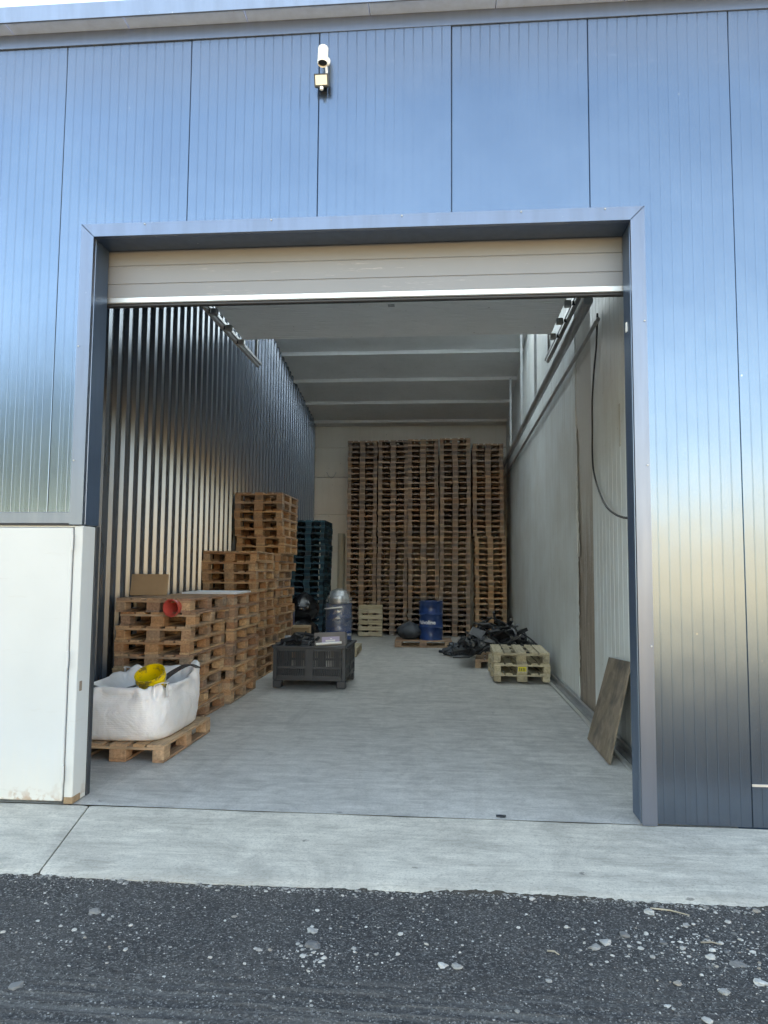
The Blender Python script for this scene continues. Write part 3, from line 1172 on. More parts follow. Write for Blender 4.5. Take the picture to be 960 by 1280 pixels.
for nm, mb, mt in (('bracket', MB().box(-.03, .03, -.05, 0, -.01, .01), 'black'),
                   ('housing', MB().obox((0, -.07, 0), (.10, .04, .082), Matrix.Rotation(R(24), 3, 'X')), 'crate'),
                   ('glass', MB().obox((0, -.090, -.008), (.080, .006, .060), Matrix.Rotation(R(24), 3, 'X')), 'lens'),
                   ('sensor', MB().lathe([(.012, 0), (.012, -.02), (.0, -.024)], 10, (0, -.07, -.045)), 'camwhite')):
    mb.build(nm, M[mt], ff, bevel=.003 if nm == 'housing' else 0)

# ------------------------------------------------------------------ pallets
PW, PL = .78, 1.17       # seen end, depth
HD, HB, HF = .0215, .0215, .076   # board, cross board, block
PH = HD + HB + HF + .0215          # height


def board(name, l, w, h, mat, seed):
    r = random.Random(seed)
    nx = 6
    rows = []
    for i in range(nx + 1):
        x = -l / 2 + l * i / nx
        a = r.uniform(-.0015, .0015)
        ch = .003
        y, z = w / 2 + a, h / 2
        rows.append([(x, -y + ch, -z), (x, y - ch, -z), (x, y, -z + ch), (x, y, z - ch), (x, y - ch, z), (x, -y + ch, z), (x, -y, z - ch), (x, -y, -z + ch)])
    return MB().rings(rows, True, True, True).mesh(name, mat)


def block(name, l, w, h, mat):
    return MB().box(-l / 2, l / 2, -w / 2, w / 2, -h / 2, h / 2).mesh(name, mat, bevel=.004)


def pallet_kit(mat, tag_):
    return dict(
        wide=[board('deck_board', PL, .140, HD, mat, i) for i in range(3)],
        thin=[board('deck_board', PL, .097, HD, mat, i + 5) for i in range(3)],
        cross=[board('cross_board', PW, .140, HB, mat, i + 9) for i in range(2)],
        bw=board('bottom_board', PL, .140, HD, mat, 20), bt=board('bottom_board', PL, .097, HD, mat, 21),
        bc=block('block', .140, .140, HF, mat), bs=block('block', .140, .097, HF, mat))


KIT = {'wood': pallet_kit(M['wood'], 'w'), 'new': pallet_kit(M['woodnew'], 'n')}
H90 = math.pi / 2


def pallet(loc, rz, label, group, kit='wood', age=None, rnd=rng, skip=()):
    """EUR-type pallet with every board and block its own part; local x = short side, y = long side"""
    K = KIT[kit]
    root = empty('wooden_pallet', loc, rz)
    tag(root, label, 'pallet', group)
    age = rnd.uniform(.05, .75) if age is None else age
    col = (age, age, age, 1)

    def part(name, me, x, y, z, r=0.0):
        o = link(name, me, root, (x, y, z), r + rnd.uniform(-.004, .004))
        o.color = col
        return o
    zb = HD / 2
    for x, me in ((-PW / 2 + .0485, K['bt']), (0, K['bw']), (PW / 2 - .0485, K['bt'])):
        if 'bottom' not in skip:
            part('bottom_board', me, x, 0, zb, H90)
    zk = HD + HF / 2
    for y in (-PL / 2 + .07, 0, PL / 2 - .07):
        for x, me in ((-PW / 2 + .0485, K['bs']), (0, K['bc']), (PW / 2 - .0485, K['bs'])):
            part('block', me, x + rnd.uniform(-.004, .004), y + rnd.uniform(-.005, .005), zk, H90)
        part('cross_board', rnd.choice(K['cross']), 0, y, HD + HF + HB / 2)
    zd = HD + HF + HB + HD / 2
    for i, x in enumerate((-PW / 2 + .07, -.178, 0, .178, PW / 2 - .07)):
        part('deck_board', rnd.choice(K['wide'] if i in (0, 2, 4) else K['thin']), x + rnd.uniform(-.003, .003), rnd.uniform(-.004, .004), zd, H90)
    return root


def far_pallet_mesh(mat, seed, s=1.0, pw=PW, pl=PL):
    r = random.Random(seed)
    mb = MB()

    def b(x0, x1, y0, y1, z0, z1):
        mb.box(x0 * s, x1 * s, y0 * s, y1 * s, z0 * s, z1 * s, r.uniform(.01, .99))
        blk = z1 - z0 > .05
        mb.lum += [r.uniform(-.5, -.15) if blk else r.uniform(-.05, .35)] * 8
    for x, w in ((-pw / 2 + .0485, .097), (0, .14), (pw / 2 - .0485, .097)):
        b(x - w / 2, x + w / 2, -pl / 2, pl / 2, 0, HD)
        for y in (-pl / 2 + .07, 0, pl / 2 - .07):
            j = r.uniform(-.006, .006)
            b(x - w / 2 + j, x + w / 2 + j, y - .07, y + .07, HD, HD + HF)
    for y in (-pl / 2 + .07, 0, pl / 2 - .07):
        b(-pw / 2, pw / 2, y - .07, y + .07, HD + HF, HD + HF + HB)
    for i, x in enumerate((-pw / 2 + .07, -.178, 0, .178, pw / 2 - .07)):
        w = .14 if i % 2 == 0 else .097
        b(x - w / 2, x + w / 2, -pl / 2, pl / 2, HD + HF + HB, HD * 2 + HF + HB)
    return mb.mesh('wooden_pallet', mat)


def stack(n, x, y, name, group, offs=None, kit='wood', jit=.012, skew=.012, seed=0, ages=None):
    r = random.Random(seed)
    for k in range(n):
        ox = offs(k) if offs else 0
        a = ages(k, r) if ages else None
        rz = r.uniform(-skew, skew) + (math.pi if r.random() < .5 else 0)
        pallet((x + ox + r.uniform(-jit, jit), y + r.uniform(-jit, jit), .002 + k * PH), rz,
               '%s %s' % (place_in_stack(k, n), name), group, kit, a, r)


stack(9, -2.95, 3.03, 'in the near left stack behind the white bag', 'pallets in the near left stack', seed=11, jit=.018, skew=.026,
      offs=lambda k: (.0, .01, -.02, .0, .02, -.02, .015, .03, .0)[k], ages=lambda k, r: (.3, .2, .5, .15, .3, .25, .2, .25, .55)[k])
stack(9, -2.88, 4.33, 'in the stack with the pale sheet on top', 'pallets in the second left stack', seed=12, skew=.03, jit=.018,
      ages=lambda k, r: r.uniform(.1, .5))
stack(13, -3.07, 6.06, 'in the third left stack from the doorway', 'pallets in the third left stack', seed=13, skew=.03, jit=.018,
      ages=lambda k, r: r.uniform(.1, .55))
stack(20, -3.03, 7.40, 'in the tallest stack by the corrugated wall', 'pallets in the tallest left stack', seed=14, skew=.032, jit=.02,
      offs=lambda k: -.05 if k < 4 else (-.02 if k < 9 else (-.05 if k < 11 else (0.0 if k < 13 else .03))), ages=lambda k, r: r.uniform(.1, .7))
rp = random.Random(5)
pallet((1.055, 6.36, .002), .02, 'bottom one of three pale new pallets by the right inside wall', 'pale pallets by the right wall', 'new', .15, rp, skip=('bottom',))
pm = pallet((1.06, 6.36, .002 + PH - HD + .02), .015, 'pale pallet with a yellow label, middle of three by the right wall', 'pale pallets by the right wall', 'new', .1, rp)
pallet((1.075, 6.40, .004 + 2 * PH), -.02, 'topmost of three pale new pallets by the right inside wall', 'pale pallets by the right wall', 'new', .3, rp)
bx = -PL / 2 - .002
lab = MB().box(-.055, .055, bx - .004, bx, .028, .092).build('paper_label', M['yellowlab'], pm)
mk = MB()
for i, x in enumerate((-.035, -.012, .012, .034)):
    mk.box(x - .006, x + .006, bx - .0052, bx - .0042, .040, .080 - .006 * (i % 2))
mk.box(-.04, .04, bx - .0052, bx - .0042, .034, .037)
mk.build('printed_marks', M['black'], lab)
pallet((-2.655, 1.66, .002), .0, 'single pallet under the white bulk bag just inside the doorway', 'single pallets on the floor', 'wood', .35, rp)
pallet((-2.02, 9.15, .002), .03, 'single pallet under the film-wrapped blue drum', 'single pallets on the floor', 'new', .5, rp)
pallet((.90, 7.95, .002), -.06, 'single pallet under the heap of black scrap behind the pale pallets', 'single pallets on the floor', 'wood', .7, rp)
pallet((-.47, 10.85, .002), H90 + .02, 'single pallet under the blue drum and dark sack in front of the back stacks', 'single pallets on the floor', 'wood', .8, rp)

# tall stacks at the back wall
BS = .955
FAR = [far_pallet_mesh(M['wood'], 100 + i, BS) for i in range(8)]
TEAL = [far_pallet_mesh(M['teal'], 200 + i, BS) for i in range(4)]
names = ('leftmost', 'second from left', 'middle', 'second from right', 'rightmost')
rb = random.Random(42)
for s, (x0, n, y) in enumerate(((-2.10, 36, 14.03), (-1.325, 36, 13.98), (-.55, 36, 13.85), (.212, 36, 13.75), (1.035, 35, 13.78))):
    lean = rb.uniform(-.02, .02)
    base_age = (1.0, 1.0, .9, 1.0, .8)[s]
    shift = 0.0
    for k in range(n):
        if rb.random() < .12:
            shift = rb.uniform(-.010, .012)
        if s == 4:
            shift = .05 if k < 18 else 0.0
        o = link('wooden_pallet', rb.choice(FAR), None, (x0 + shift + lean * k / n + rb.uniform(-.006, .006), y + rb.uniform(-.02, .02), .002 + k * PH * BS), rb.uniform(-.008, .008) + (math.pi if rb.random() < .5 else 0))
        a = min(1, max(0, base_age + rb.uniform(-.35, .35)))
        if s == 4 and k < 18:
            a = rb.uniform(.1, .6)
        o.color = (a, a, a, 1)
        tag(o, 'x', 'pallet', 'pallets in the tall back stacks')
        o['label'] = '%s in the %s tall back-wall stack' % (place_in_stack(k, n), names[s])
for k in range(20):
    o = link('wooden_pallet', rb.choice(TEAL), None, (-3.10 + rb.uniform(-.012, .012) + (.02 if k > 11 else 0), 12.05 + rb.uniform(-.015, .015), .002 + k * PH * BS), rb.uniform(-.015, .015))
    o.color = (.3, .3, .3, 1)
    tag(o, '%s in the dark teal stack' % place_in_stack(k, 20), 'pallet', 'dark teal pallets')

# half pallet stood on edge against the back stacks
hp = empty('half_pallet', (-1.785, 12.72, .01))
hp.rotation_euler = (R(-6), 0, .03)
tag(hp, 'pale half-size pallet stood upright against the back stacks', 'pallet')
for i, z in enumerate((.055, .19, .33, .46, .60, .70)):
    link('deck_board', MB().box(-.285, .285, -.012, .012, z - .048, z + .048).mesh('deck_board', M['woodnew'], bevel=.003), hp).color = (.35, .35, .35, 1)
for x in (-.235, 0, .235):
    link('stringer', MB().box(x - .045, x + .045, .013, .10, .01, .745).mesh('stringer', M['woodnew'], bevel=.003), hp).color = (.5, .5, .5, 1)

# things lying on the left stacks
bo = MB().obox((0, 0, .125), (.40, .02, .23), Matrix.Rotation(R(-10), 3, 'X')).build('brown_board', M['card'], loc=(-3.19, 2.92, 9 * PH + .002), rz=.05, bevel=.002)
tag(bo, 'small brown board propped upright on the near left pallet stack', 'board')
tp = MB().lathe([(.082, .0), (.090, .0), (.091, .012), (.082, .016), (.042, .30), (.036, .30), (.074, .016), (.082, .0)], 28, (0, 0, 0), Matrix.Rotation(R(-90), 3, 'X')).build(
    'red_cone', M['redpipe'], loc=(-2.735, 2.36, 8 * PH + .050), rz=-.22, smooth=True)
tp.rotation_euler = (R(4), 0, -.2)
tag(tp, 'red plastic cone stuck into the top of the near left pallet stack', 'cone')
sh = MB().box(-.33, .33, -.42, .42, 0, .022).build('foam_sheet', M['styro'], loc=(-2.84, 4.22, 9 * PH + .004), rz=.06, bevel=.003)
tag(sh, 'pale flat sheet lying on top of the second left pallet stack', 'sheet')
sh = MB().box(-.3, .3, -.5, .5, 0, .02).build('cover_board', M['wood'], loc=(-3.1, 4.40, 9 * PH + .003), rz=-.02, bevel=.003)
bpy.data.objects.remove(sh)

# ------------------------------------------------------------------ white bulk bag, bucket, belts
bagC = Vector((-2.71, 1.665, .002 + PH))


def se(t, a, b, n=3.4):
    c, s = math.cos(t), math.sin(t)
    return (a * math.copysign(abs(c) ** (2 / n), c), b * math.copysign(abs(s) ** (2 / n), s))


NU = 176
prof = [(.78, 0.0, 0), (.93, .003, 0), (.985, .022, 0), (1.005, .06, 0), (1.02, .11, 0), (1.03, .17, 0), (1.03, .23, .05), (1.02, .28, .2), (1.0, .315, .4), (.985, .34, .6),
        (.965, .362, .8), (.95, .385, 1.0), (.945, .408, 1.0), (.93, .428, 1.0), (.905, .436, 1.0), (.875, .428, 1.0), (.85, .405, .95), (.83, .37, .85), (.80, .33, .7), (.76, .295, .5),
        (.68, .268, .35), (.55, .25, .25), (.35, .24, .12), (.15, .238, .05), (.02, .236, 0)]
rings = []
for q, (s, z, k) in enumerate(prof):
    ring = []
    for i in range(NU):
        t = 2 * math.pi * i / NU
        x, y = se(t, .395, .535, 4.6)
        ct, st_ = math.cos(t), math.sin(t)
        lift = .045 * max(0, st_) + .085 * math.exp(-((t - .75) / .36) ** 2) + .030 * mnoise.noise((ct * 1.7, st_ * 1.7, 1.7)) + .018 * mnoise.noise((ct * 5, st_ * 5, 4.2))
        # creases: ridged noise, deepest round the slack collar
        rg = 1 - abs(mnoise.noise((ct * 3.2 + .4 * z, st_ * 3.2, z * 7.5))) * 2.2
        rg2 = 1 - abs(mnoise.noise((ct * 7 + z * 3, st_ * 7, z * 15 + 3))) * 2.2
        amp = .010 + .045 * math.exp(-((q - 12) / 4.5) ** 2)
        pleat = .014 * math.exp(-((q - 13) / 4) ** 2) * math.sin(t * 19 + 5 * mnoise.noise((ct * 2, st_ * 2, z * 5)))
        sag = .016 * mnoise.noise((ct * 2, st_ * 2, z * 5 + 4))
        bul = 1 + .07 * math.exp(-((t - .75) / .4) ** 2) * k
        f = (s + (amp * (rg - .4) + .4 * amp * (rg2 - .4) + pleat + sag) * (1 if z > .02 and q < 22 else .15)) * bul
        ring.append((x * f, y * f, z + (lift * k + .020 * k * mnoise.noise((ct * 4, st_ * 4, s * 6))) * (1 if q < 20 else .4)))
    rings.append(ring)
bg_ = MB().rings(rings, True, True, False)
bag = bg_.build('bulk_bag', M['bag'], loc=bagC, smooth=True, angle=80)
tag(bag, 'white woven bulk bag, open and half empty, on a pallet inside the doorway', 'bulk bag')
# lifting loop seam strips
for xs in (-.24, -.225):
    pts = [(xs, -.548 - .004, .05 + .3 * i / 8) for i in range(9)]
    MB().tube(pts, .0035, 5).build('seam_strip', M['bag'], bag)

for k_, (tx, ty, dx_) in enumerate(((.33, -.46, .06), (-.34, .47, -.05))):
    pts_ = [bagC + Vector(q) for q in ((tx - .05, ty, .36), (tx - .04, ty + .02, .45), (tx + dx_, ty + .04, .47), (tx + .05, ty + .06, .44), (tx + .05, ty + .07, .35))]
    rows_ = []
    for p_ in smooth_path(pts_, 5):
        rows_.append([p_ + Vector((0, -.022, 0)), p_ + Vector((0, .022, 0)), p_ + Vector((.002, .022, .004)), p_ + Vector((.002, -.022, .004))])
    lo_ = MB().rings(rows_, True, True, True).build('lifting_loop', M['bag'], bag, smooth=True)
    lo_.matrix_parent_inverse = Matrix.Translation(-bagC)
bk = empty('yellow_bucket', bagC + Vector((.20, -.17, .315)))
bk.rotation_euler = (R(26), R(-14), .3)
tag(bk, 'dirty yellow plastic bucket tipped over inside the white bulk bag', 'bucket')
MB().lathe([(0, 0), (.098, 0), (.103, .006), (.120, .19), (.128, .192), (.128, .205), (.122, .207), (.124, .235), (.130, .237), (.130, .25), (.122, .25), (.117, .2), (.10, .012), (0, .01)], 32).build('shell', M['yellow'], bk, smooth=True)
hpts = [(.129 * math.cos(t), .129 * math.sin(t), .20 - .12 * math.sin(t) ** 2) for t in np.linspace(math.pi, 2 * math.pi, 16)]
MB().tube([(x, y - .006, z) for x, y, z in hpts], .0035, 6).build('wire_handle', M['galv'], bk)


def belt(name, pts, w, label, mat='black'):
    pts = [Vector(p) for p in smooth_path(pts, 5)]
    rows = []
    for i, p in enumerate(pts):
        t = (pts[min(i + 1, len(pts) - 1)] - pts[max(i - 1, 0)]).normalized()
        sd = t.cross(Vector((0, 0, 1)))
        sd = sd.normalized() * w / 2 if sd.length > .05 else Vector((w / 2, 0, 0))
        nn = sd.cross(t).normalized() * .004
        rows.append([p - sd - nn, p + sd - nn, p + sd + nn, p - sd + nn])
    o = MB().rings(rows, True, True, True).build(name, M[mat], smooth=True)
    return tag(o, label, 'strip')


b0 = bagC
belt('rubber_strip', [b0 + Vector(q) for q in ((-.42, -.42, .40), (-.30, -.44, .44), (-.16, -.40, .405), (.0, -.36, .36), (.10, -.32, .33))], .075, 'dark rubber strip lying across the left front of the white bag')
belt('rubber_strip', [b0 + Vector(q) for q in ((.17, -.33, .33), (.22, -.20, .42), (.28, -.02, .50), (.35, .20, .545), (.40, .32, .50))], .07, 'dark rubber strip folded over the right corner of the white bag')
belt('rubber_strip', [b0 + Vector(q) for q in ((-.30, .1, .30), (-.10, .16, .36), (.0, .2, .42), (.03, .22, .30))], .09, 'dark rubber strip behind the yellow bucket in the bag')
mb = MB()
for i in range(9):
    a = i * .7
    mb.obox((.10 + .09 * math.cos(a * 2.1), -.28 + .07 * math.sin(a * 1.7), .30 + .02 * (i % 3)), (.10, .05, .03), Matrix.Rotation(a, 3, 'Z') @ Matrix.Rotation(.5 * math.sin(a), 3, 'X'))
sc = mb.build('rubbish', M['tarp'], loc=bagC, bevel=.006)
tag(sc, 'dark scraps lying inside the white bag below the yellow bucket', 'rubbish', kind='stuff')

# ------------------------------------------------------------------ black box pallet and what lies in it
cx0, cx1, cy0, cy1, ch = -2.30, -1.32, 4.97, 5.95, .555
cr = empty('plastic_box_pallet', ((cx0 + cx1) / 2, (cy0 + cy1) / 2, 0))
tag(cr, 'charcoal plastic box pallet with slotted sides on the floor, filled with scrap', 'crate')
hw, hd = (cx1 - cx0) / 2, (cy1 - cy0) / 2
for a in (-1, 1):
    for b in (-1, 1):
        MB().box(a * hw - .055 * (a > 0) - .0 * (a < 0), a * hw + .055 * (a < 0), b * hd - .055 * (b > 0), b * hd + .055 * (b < 0), .10, ch - .03).build('corner_post', M['crate'], cr, bevel=.008)
        MB().box(a * hw - .12 * (a > 0) + .002, a * hw + .12 * (a < 0) - .002, b * hd - .12 * (b > 0), b * hd + .12 * (b < 0), .002, .098).build('foot', M['crate'], cr, bevel=.008)
for b in (-1, 1):
    MB().box(-hw - .006, hw + .006, b * hd - .03, b * hd + .03, ch - .03, ch).build('top_rim', M['crate'], cr, bevel=.006)
    MB().box(b * hw - .03, b * hw + .03, -hd + .031, hd - .031, ch - .028, ch + .001).build('top_rim', M['crate'], cr, bevel=.006)
MB().box(-hw + .01, hw - .01, -hd + .01, hd - .01, .10, .135).build('base', M['crate'], cr)


def grille(along_x, sgn):
    for half in (-1, 1):
        L = (hw if along_x else hd)
        a0, a1 = (.055, L - .06) if half > 0 else (-(L - .06), -.055)
        mb = MB()

        def bx_(u0, u1, z0, z1, d0, d1):
            if along_x:
                mb.box(u0, u1, sgn * hd - sgn * d1 if sgn > 0 else sgn * hd + d0, sgn * hd - sgn * d0 if sgn > 0 else sgn * hd + d1, z0, z1)
            else:
                mb.box(sgn * hw - d1 if sgn > 0 else sgn * hw + d0, sgn * hw - d0 if sgn > 0 else sgn * hw + d1, u0, u1, z0, z1)
        for z0, z1 in ((.135, .165), (.255, .285), (.49, .525)):
            bx_(a0, a1, z0, z1, .004, .03)
        nb = 15
        for i in range(nb):
            u = a0 + (a1 - a0) * (i + .5) / nb
            bx_(u - .006, u + .006, .165, .49, .010, .026)
        mb.build('slotted_panel', M['crate'], cr)
    if along_x:
        MB().box(-.055, .055, sgn * hd - .035 * (sgn > 0) - .004 * (sgn < 0), sgn * hd + .035 * (sgn < 0) + .004 * (sgn > 0), .10, ch - .031).build('middle_post', M['crate'], cr, bevel=.005)
    else:
        MB().box(sgn * hw - .035 * (sgn > 0) - .004 * (sgn < 0), sgn * hw + .035 * (sgn < 0) + .004 * (sgn > 0), -.055, .055, .10, ch - .031).build('middle_post', M['crate'], cr, bevel=.005)


for ax in (True, False):
    for sg in (-1, 1):
        grille(ax, sg)
CX, CY = (cx0 + cx1) / 2, (cy0 + cy1) / 2
cb = empty('grey_carton', (CX + .25, CY - .20, .50))
cb.rotation_euler = (R(-8), R(-3), .06)
tag(cb, 'grey carton with a lilac label lying in the plastic box pallet', 'carton')
MB().box(-.21, .21, -.15, .15, 0, .21).build('body', M['cardgrey'], cb, bevel=.004)
lb = MB().box(-.11, .13, -.1525, -.1505, .045, .15).build('lilac_label', M['print_l'], cb)
MB().box(-.06, .07, -.1540, -.1530, .085, .108).build('printed_marks', M['print_w'], lb)
MB().box(.0, .03, -.1540, -.1530, .118, .128).build('printed_dot', M['print_w'], lb)
tr = MB().box(-.17, .17, -.13, .13, 0, .02)
tr.box(-.17, -.155, -.13, .13, .02, .07).box(.155, .17, -.13, .13, .02, .07).box(-.155, .155, -.13, -.115, .02, .07).box(-.155, .155, .115, .13, .02, .07)
t_ = tr.build('grey_tray', M['tarp'], loc=(CX - .22, CY - .27, .50))
t_.rotation_euler = (R(18), R(4), .1)
tag(t_, 'grey shallow tray tilted in the left half of the plastic box pallet', 'tray')
wt = MB().tube([(CX + .08, CY - .44, .575), (CX + .42, CY - .40, .60)], .017, 10).build('white_tube', M['camwhite'], smooth=True)
tag(wt, 'short white tube lying on the front rim of the plastic box pallet', 'tube')


def tangle(name, n, box, seed, mat, rad=(.012, .03), L=(.25, .55), plates=0, dens=None):
    """dark curved bars and plates lying over one another"""
    r = random.Random(seed)
    mb = MB()
    (x0, x1), (y0, y1), h = box
    for i in range(n):
        x, y = r.uniform(x0, x1), r.uniform(y0, y1)
        u = 2 * (x - x0) / (x1 - x0) - 1
        w = 2 * (y - y0) / (y1 - y0) - 1
        top = h * max(.12, 1 - .75 * (u * u) - .35 * w * w)
        z = r.uniform(.03, 1) ** .6 * top
        a, b = r.uniform(0, 6.28), r.uniform(-.7, .7)
        l = r.uniform(*L)
        d = Vector((math.cos(a) * math.cos(b), math.sin(a) * math.cos(b), math.sin(b)))
        s = d.orthogonal().normalized() * r.uniform(-.12, .12)
        c = Vector((x, y, z))
        pts = [c + d * (t - .5) * l + s * math.sin(math.pi * t) for t in np.linspace(0, 1, 7)]
        pts = [Vector((p.x, p.y, max(.03, p.z))) for p in pts]
        if i < plates:
            m = Matrix.Rotation(a, 3, 'Z') @ Matrix.Rotation(r.uniform(-.9, .9), 3, 'X') @ Matrix.Rotation(r.uniform(-.6, .6), 3, 'Y')
            mb.obox((c.x, c.y, max(c.z, .12)), (r.uniform(.1, .32), r.uniform(.06, .2), r.uniform(.01, .06)), m)
        else:
            mb.tube(pts, r.uniform(*rad), 6)
    return mb.build(name, M[mat], smooth=True)


o = tangle('scrap_parts', 26, ((-.42, .36), (-.35, .40), .18), 4, 'black', plates=12)
o.location = (CX - .02, CY + .05, .46)
tag(o, 'black scrap parts heaped inside the plastic box pallet', 'scrap', kind='stuff')

# heaps by the right wall
o = tangle('black_scrap_heap', 120, ((-.62, .62), (-.55, .65), .62), 9, 'black', plates=55)
o.location = (.86, 7.95, .145)
tag(o, 'heap of tangled black plastic scrap on a pallet behind the pale pallets', 'scrap heap', kind='stuff')
o = tangle('loose_scrap', 46, ((-.45, .55), (-.3, .5), .26), 10, 'tarp', plates=26)
o.location = (.45, 9.1, .0)
tag(o, 'low heap of dark scrap on the floor left of the scrap pallet', 'scrap heap', kind='stuff')


def sack(name, rx, ry, h, seed, mat, loc, label, cat='bag', tie=False):
    rings = []
    for j in range(11):
        p = j / 10
        s = math.sin(min(1, p * 1.02 + .08) * math.pi * .93) ** .55 if j < 10 else .05
        z = h * p
        ring = []
        for i in range(40):
            t = 2 * math.pi * i / 40
            f = s * ((1 - .35 * p) * (1 + .22 * mnoise.noise((math.cos(t) * 1.8 + seed, math.sin(t) * 1.8, p * 2.5)) + .16 * (1 - 2 * abs(mnoise.noise((math.cos(t) * 4 + seed, math.sin(t) * 4, p * 5))))))
            ring.append((rx * f * math.cos(t), ry * f * math.sin(t), z * (1 + .05 * mnoise.noise((math.cos(t) * 1.2, math.sin(t) * 1.2, seed))) + .006))
        rings.append(ring)
    o = MB().rings(rings, True, True, True).build(name, M[mat], loc=loc, smooth=True, angle=70)
    return tag(o, label, cat)


sack('dark_sack', .30, .28, .36, 3.1, 'tarp', (-.76, 10.80, .145), 'dark grey sack slumped on the pallet left of the blue drum')
sack('black_bin_bag', .38, .36, .62, 1.3, 'bin', (-3.02, 10.55, .0), 'lower glossy black bin bag in front of the dark teal pallets')
sack('black_bin_bag', .34, .32, .58, 12.1, 'bin', (-2.98, 10.62, .52), 'upper glossy black bin bag in front of the dark teal pallets')
kb = MB()
kb.box(-.30, .30, -.2, .2, 0, .57)
kb.box(-.31, .31, -.205, -.202, .50, .575).box(-.30, .30, -.30, -.205, .555, .565)
tag(kb.build('brown_carton', M['card'], loc=(-2.72, 8.3, .002), rz=.08, bevel=.004), 'brown cardboard carton behind the plastic box pallet', 'carton')


# ------------------------------------------------------------------ drums
def wrap_text(body, size, radius, a0, z, off=.0015):
    """text bent round a cylinder, a0 = angle of its middle"""
    cu = bpy.data.curves.new('t', 'FONT')
    cu.body = body
    cu.size = size
    cu.align_x = 'CENTER'
    cu.align_y = 'CENTER'
    cu.extrude = 0
    cu.offset = size * .018
    cu.shear = .0
    to = bpy.data.objects.new('t', cu)
    COL.objects.link(to)
    bpy.context.view_layer.update()
    dg = bpy.context.evaluated_depsgraph_get()
    me = bpy.data.meshes.new_from_object(to.evaluated_get(dg))
    bpy.data.objects.remove(to)
    bm = bmesh.new()
    bm.from_mesh(me)
    bmesh.ops.triangulate(bm, faces=bm.faces)
    bmesh.ops.subdivide_edges(bm, edges=[e for e in bm.edges if e.calc_length() > radius * .12], cuts=2)
    for v in bm.verts:
        a = a0 + v.co.x / radius
        v.co = Vector(((radius + off) * math.cos(a), (radius + off) * math.sin(a), z + v.co.y))
    bm.to_mesh(me)
    bm.free()
    me.materials.clear()
    return me


def drum(loc, r, h, label, text_a, film=False):
    d = empty('oil_drum', loc)
    tag(d, label, 'drum', 'blue oil drums')
    p = [(0, .012), (r - .012, .012), (r - .01, 0), (r + .004, 0), (r + .004, .016), (r, .02)]
    for zf in (.33, .66):
        z = h * zf
        p += [(r, z - .018), (r + .009, z - .006), (r + .009, z + .006), (r, z + .018)]
    p += [(r, h - .02), (r + .004, h - .016), (r + .004, h), (r - .01, h), (r - .012, h - .014), (0, h - .014)]
    MB().lathe(p, 48).build('shell', M['drum'], d, smooth=True, angle=50)
    MB().lathe([(.026, h - .013), (.026, h + .004), (0, h + .004)], 12, (r * .6, 0, 0)).build('bung', M['galv'], d)
    MB().lathe([(.013, h - .013), (.013, h + .002), (0, h + .002)], 12, (-r * .6, -.02, 0)).build('bung', M['galv'], d)
    me = wrap_text('Valvoline', .112, r, text_a, h * (.45 if text_a < -H90 else .30))
    me.materials.append(M['print_w'])
    link('printed_name', me, d)
    return d


drum((-.31, 10.80, .002 + PH), .246, .80, 'blue oil drum with a white printed name on a pallet before the back stacks', -H90 - .42)
drum((-2.02, 9.12, .002 + PH), .243, .80, 'blue oil drum wrapped in clear film behind the plastic box pallet', -H90 + 1.15)
drum((-3.12, 9.15, .002), .243, .80, 'blue oil drum half hidden behind the tallest left pallet stack', -H90 + .5)
# film-wrapped canister on top of the middle drum
fc = empty('wrapped_canister', (-2.02, 9.12, .002 + PH + .80))
tag(fc, 'shiny canister bundle under crumpled clear film on top of a blue drum', 'canister')
MB().lathe([(0, .0), (.19, .0), (.195, .02), (.195, .13), (.17, .17), (.15, .20), (.145, .235), (0, .24)], 24).build('can', M['galv'], fc, smooth=True)
rings = []
for j in range(15):
    p = j / 14
    z = -.50 + .78 * p
    s = .256 if z < .08 else .256 - .075 * min(1, (z - .08) / .10)
    if j == 14:
        s = .05
    ring = []
    for i in range(64):
        t = 2 * math.pi * i / 64
        f = s + .010 * mnoise.noise((math.cos(t) * 5, math.sin(t) * 5, z * 12)) + .006 * mnoise.noise((math.cos(t) * 14, math.sin(t) * 14, z * 30)) + .004
        ring.append((f * math.cos(t), f * math.sin(t), z))
    rings.append(ring)
MB().rings(rings, True, False, True).build('clear_film', M['film'], fc, smooth=True, angle=80)
wb = [(.264 * math.cos(t), .264 * math.sin(t), -.07 + .03 * math.cos(t)) for t in np.linspace(-2.9, -1.2, 20)]
MB().tube(wb, .012, 6).build('tape_band', M['camwhite'], fc)

# ------------------------------------------------------------------ plywood sheet leaning on the right
pv = [(1.335, 2.34, .004), (1.335, 1.42, .004), (1.578, 1.66, .80), (1.578, 2.50, .745)]
nrm = (Vector(pv[1]) - Vector(pv[0])).cross(Vector(pv[3]) - Vector(pv[0])).normalized() * .016
c0 = sum((Vector(p) for p in pv), Vector()) / 4
ax = (Vector(pv[3]) - Vector(pv[0])).normalized()
az = nrm.normalized()
ay = az.cross(ax).normalized()
fr = Matrix((ax, ay, az)).transposed()
vv = [fr.inverted() @ (Vector(p) - c0 + d) for d in (Vector(), nrm) for p in pv]
ply = MB().add(vv, [(0, 1, 2, 3), (7, 6, 5, 4), (0, 4, 5, 1), (1, 5, 6, 2), (2, 6, 7, 3), (3, 7, 4, 0)]).build('plywood_sheet', M['ply'])
ply.matrix_world = Matrix.Translation(c0) @ fr.to_4x4()
tag(ply, 'weathered brown plywood sheet leaning on the wall inside the right jamb', 'board')

# ------------------------------------------------------------------ stones and litter on the yard
def zat(x, y):
    return float(yard_z(np.array([[x]]), np.array([[y]]))[0, 0])


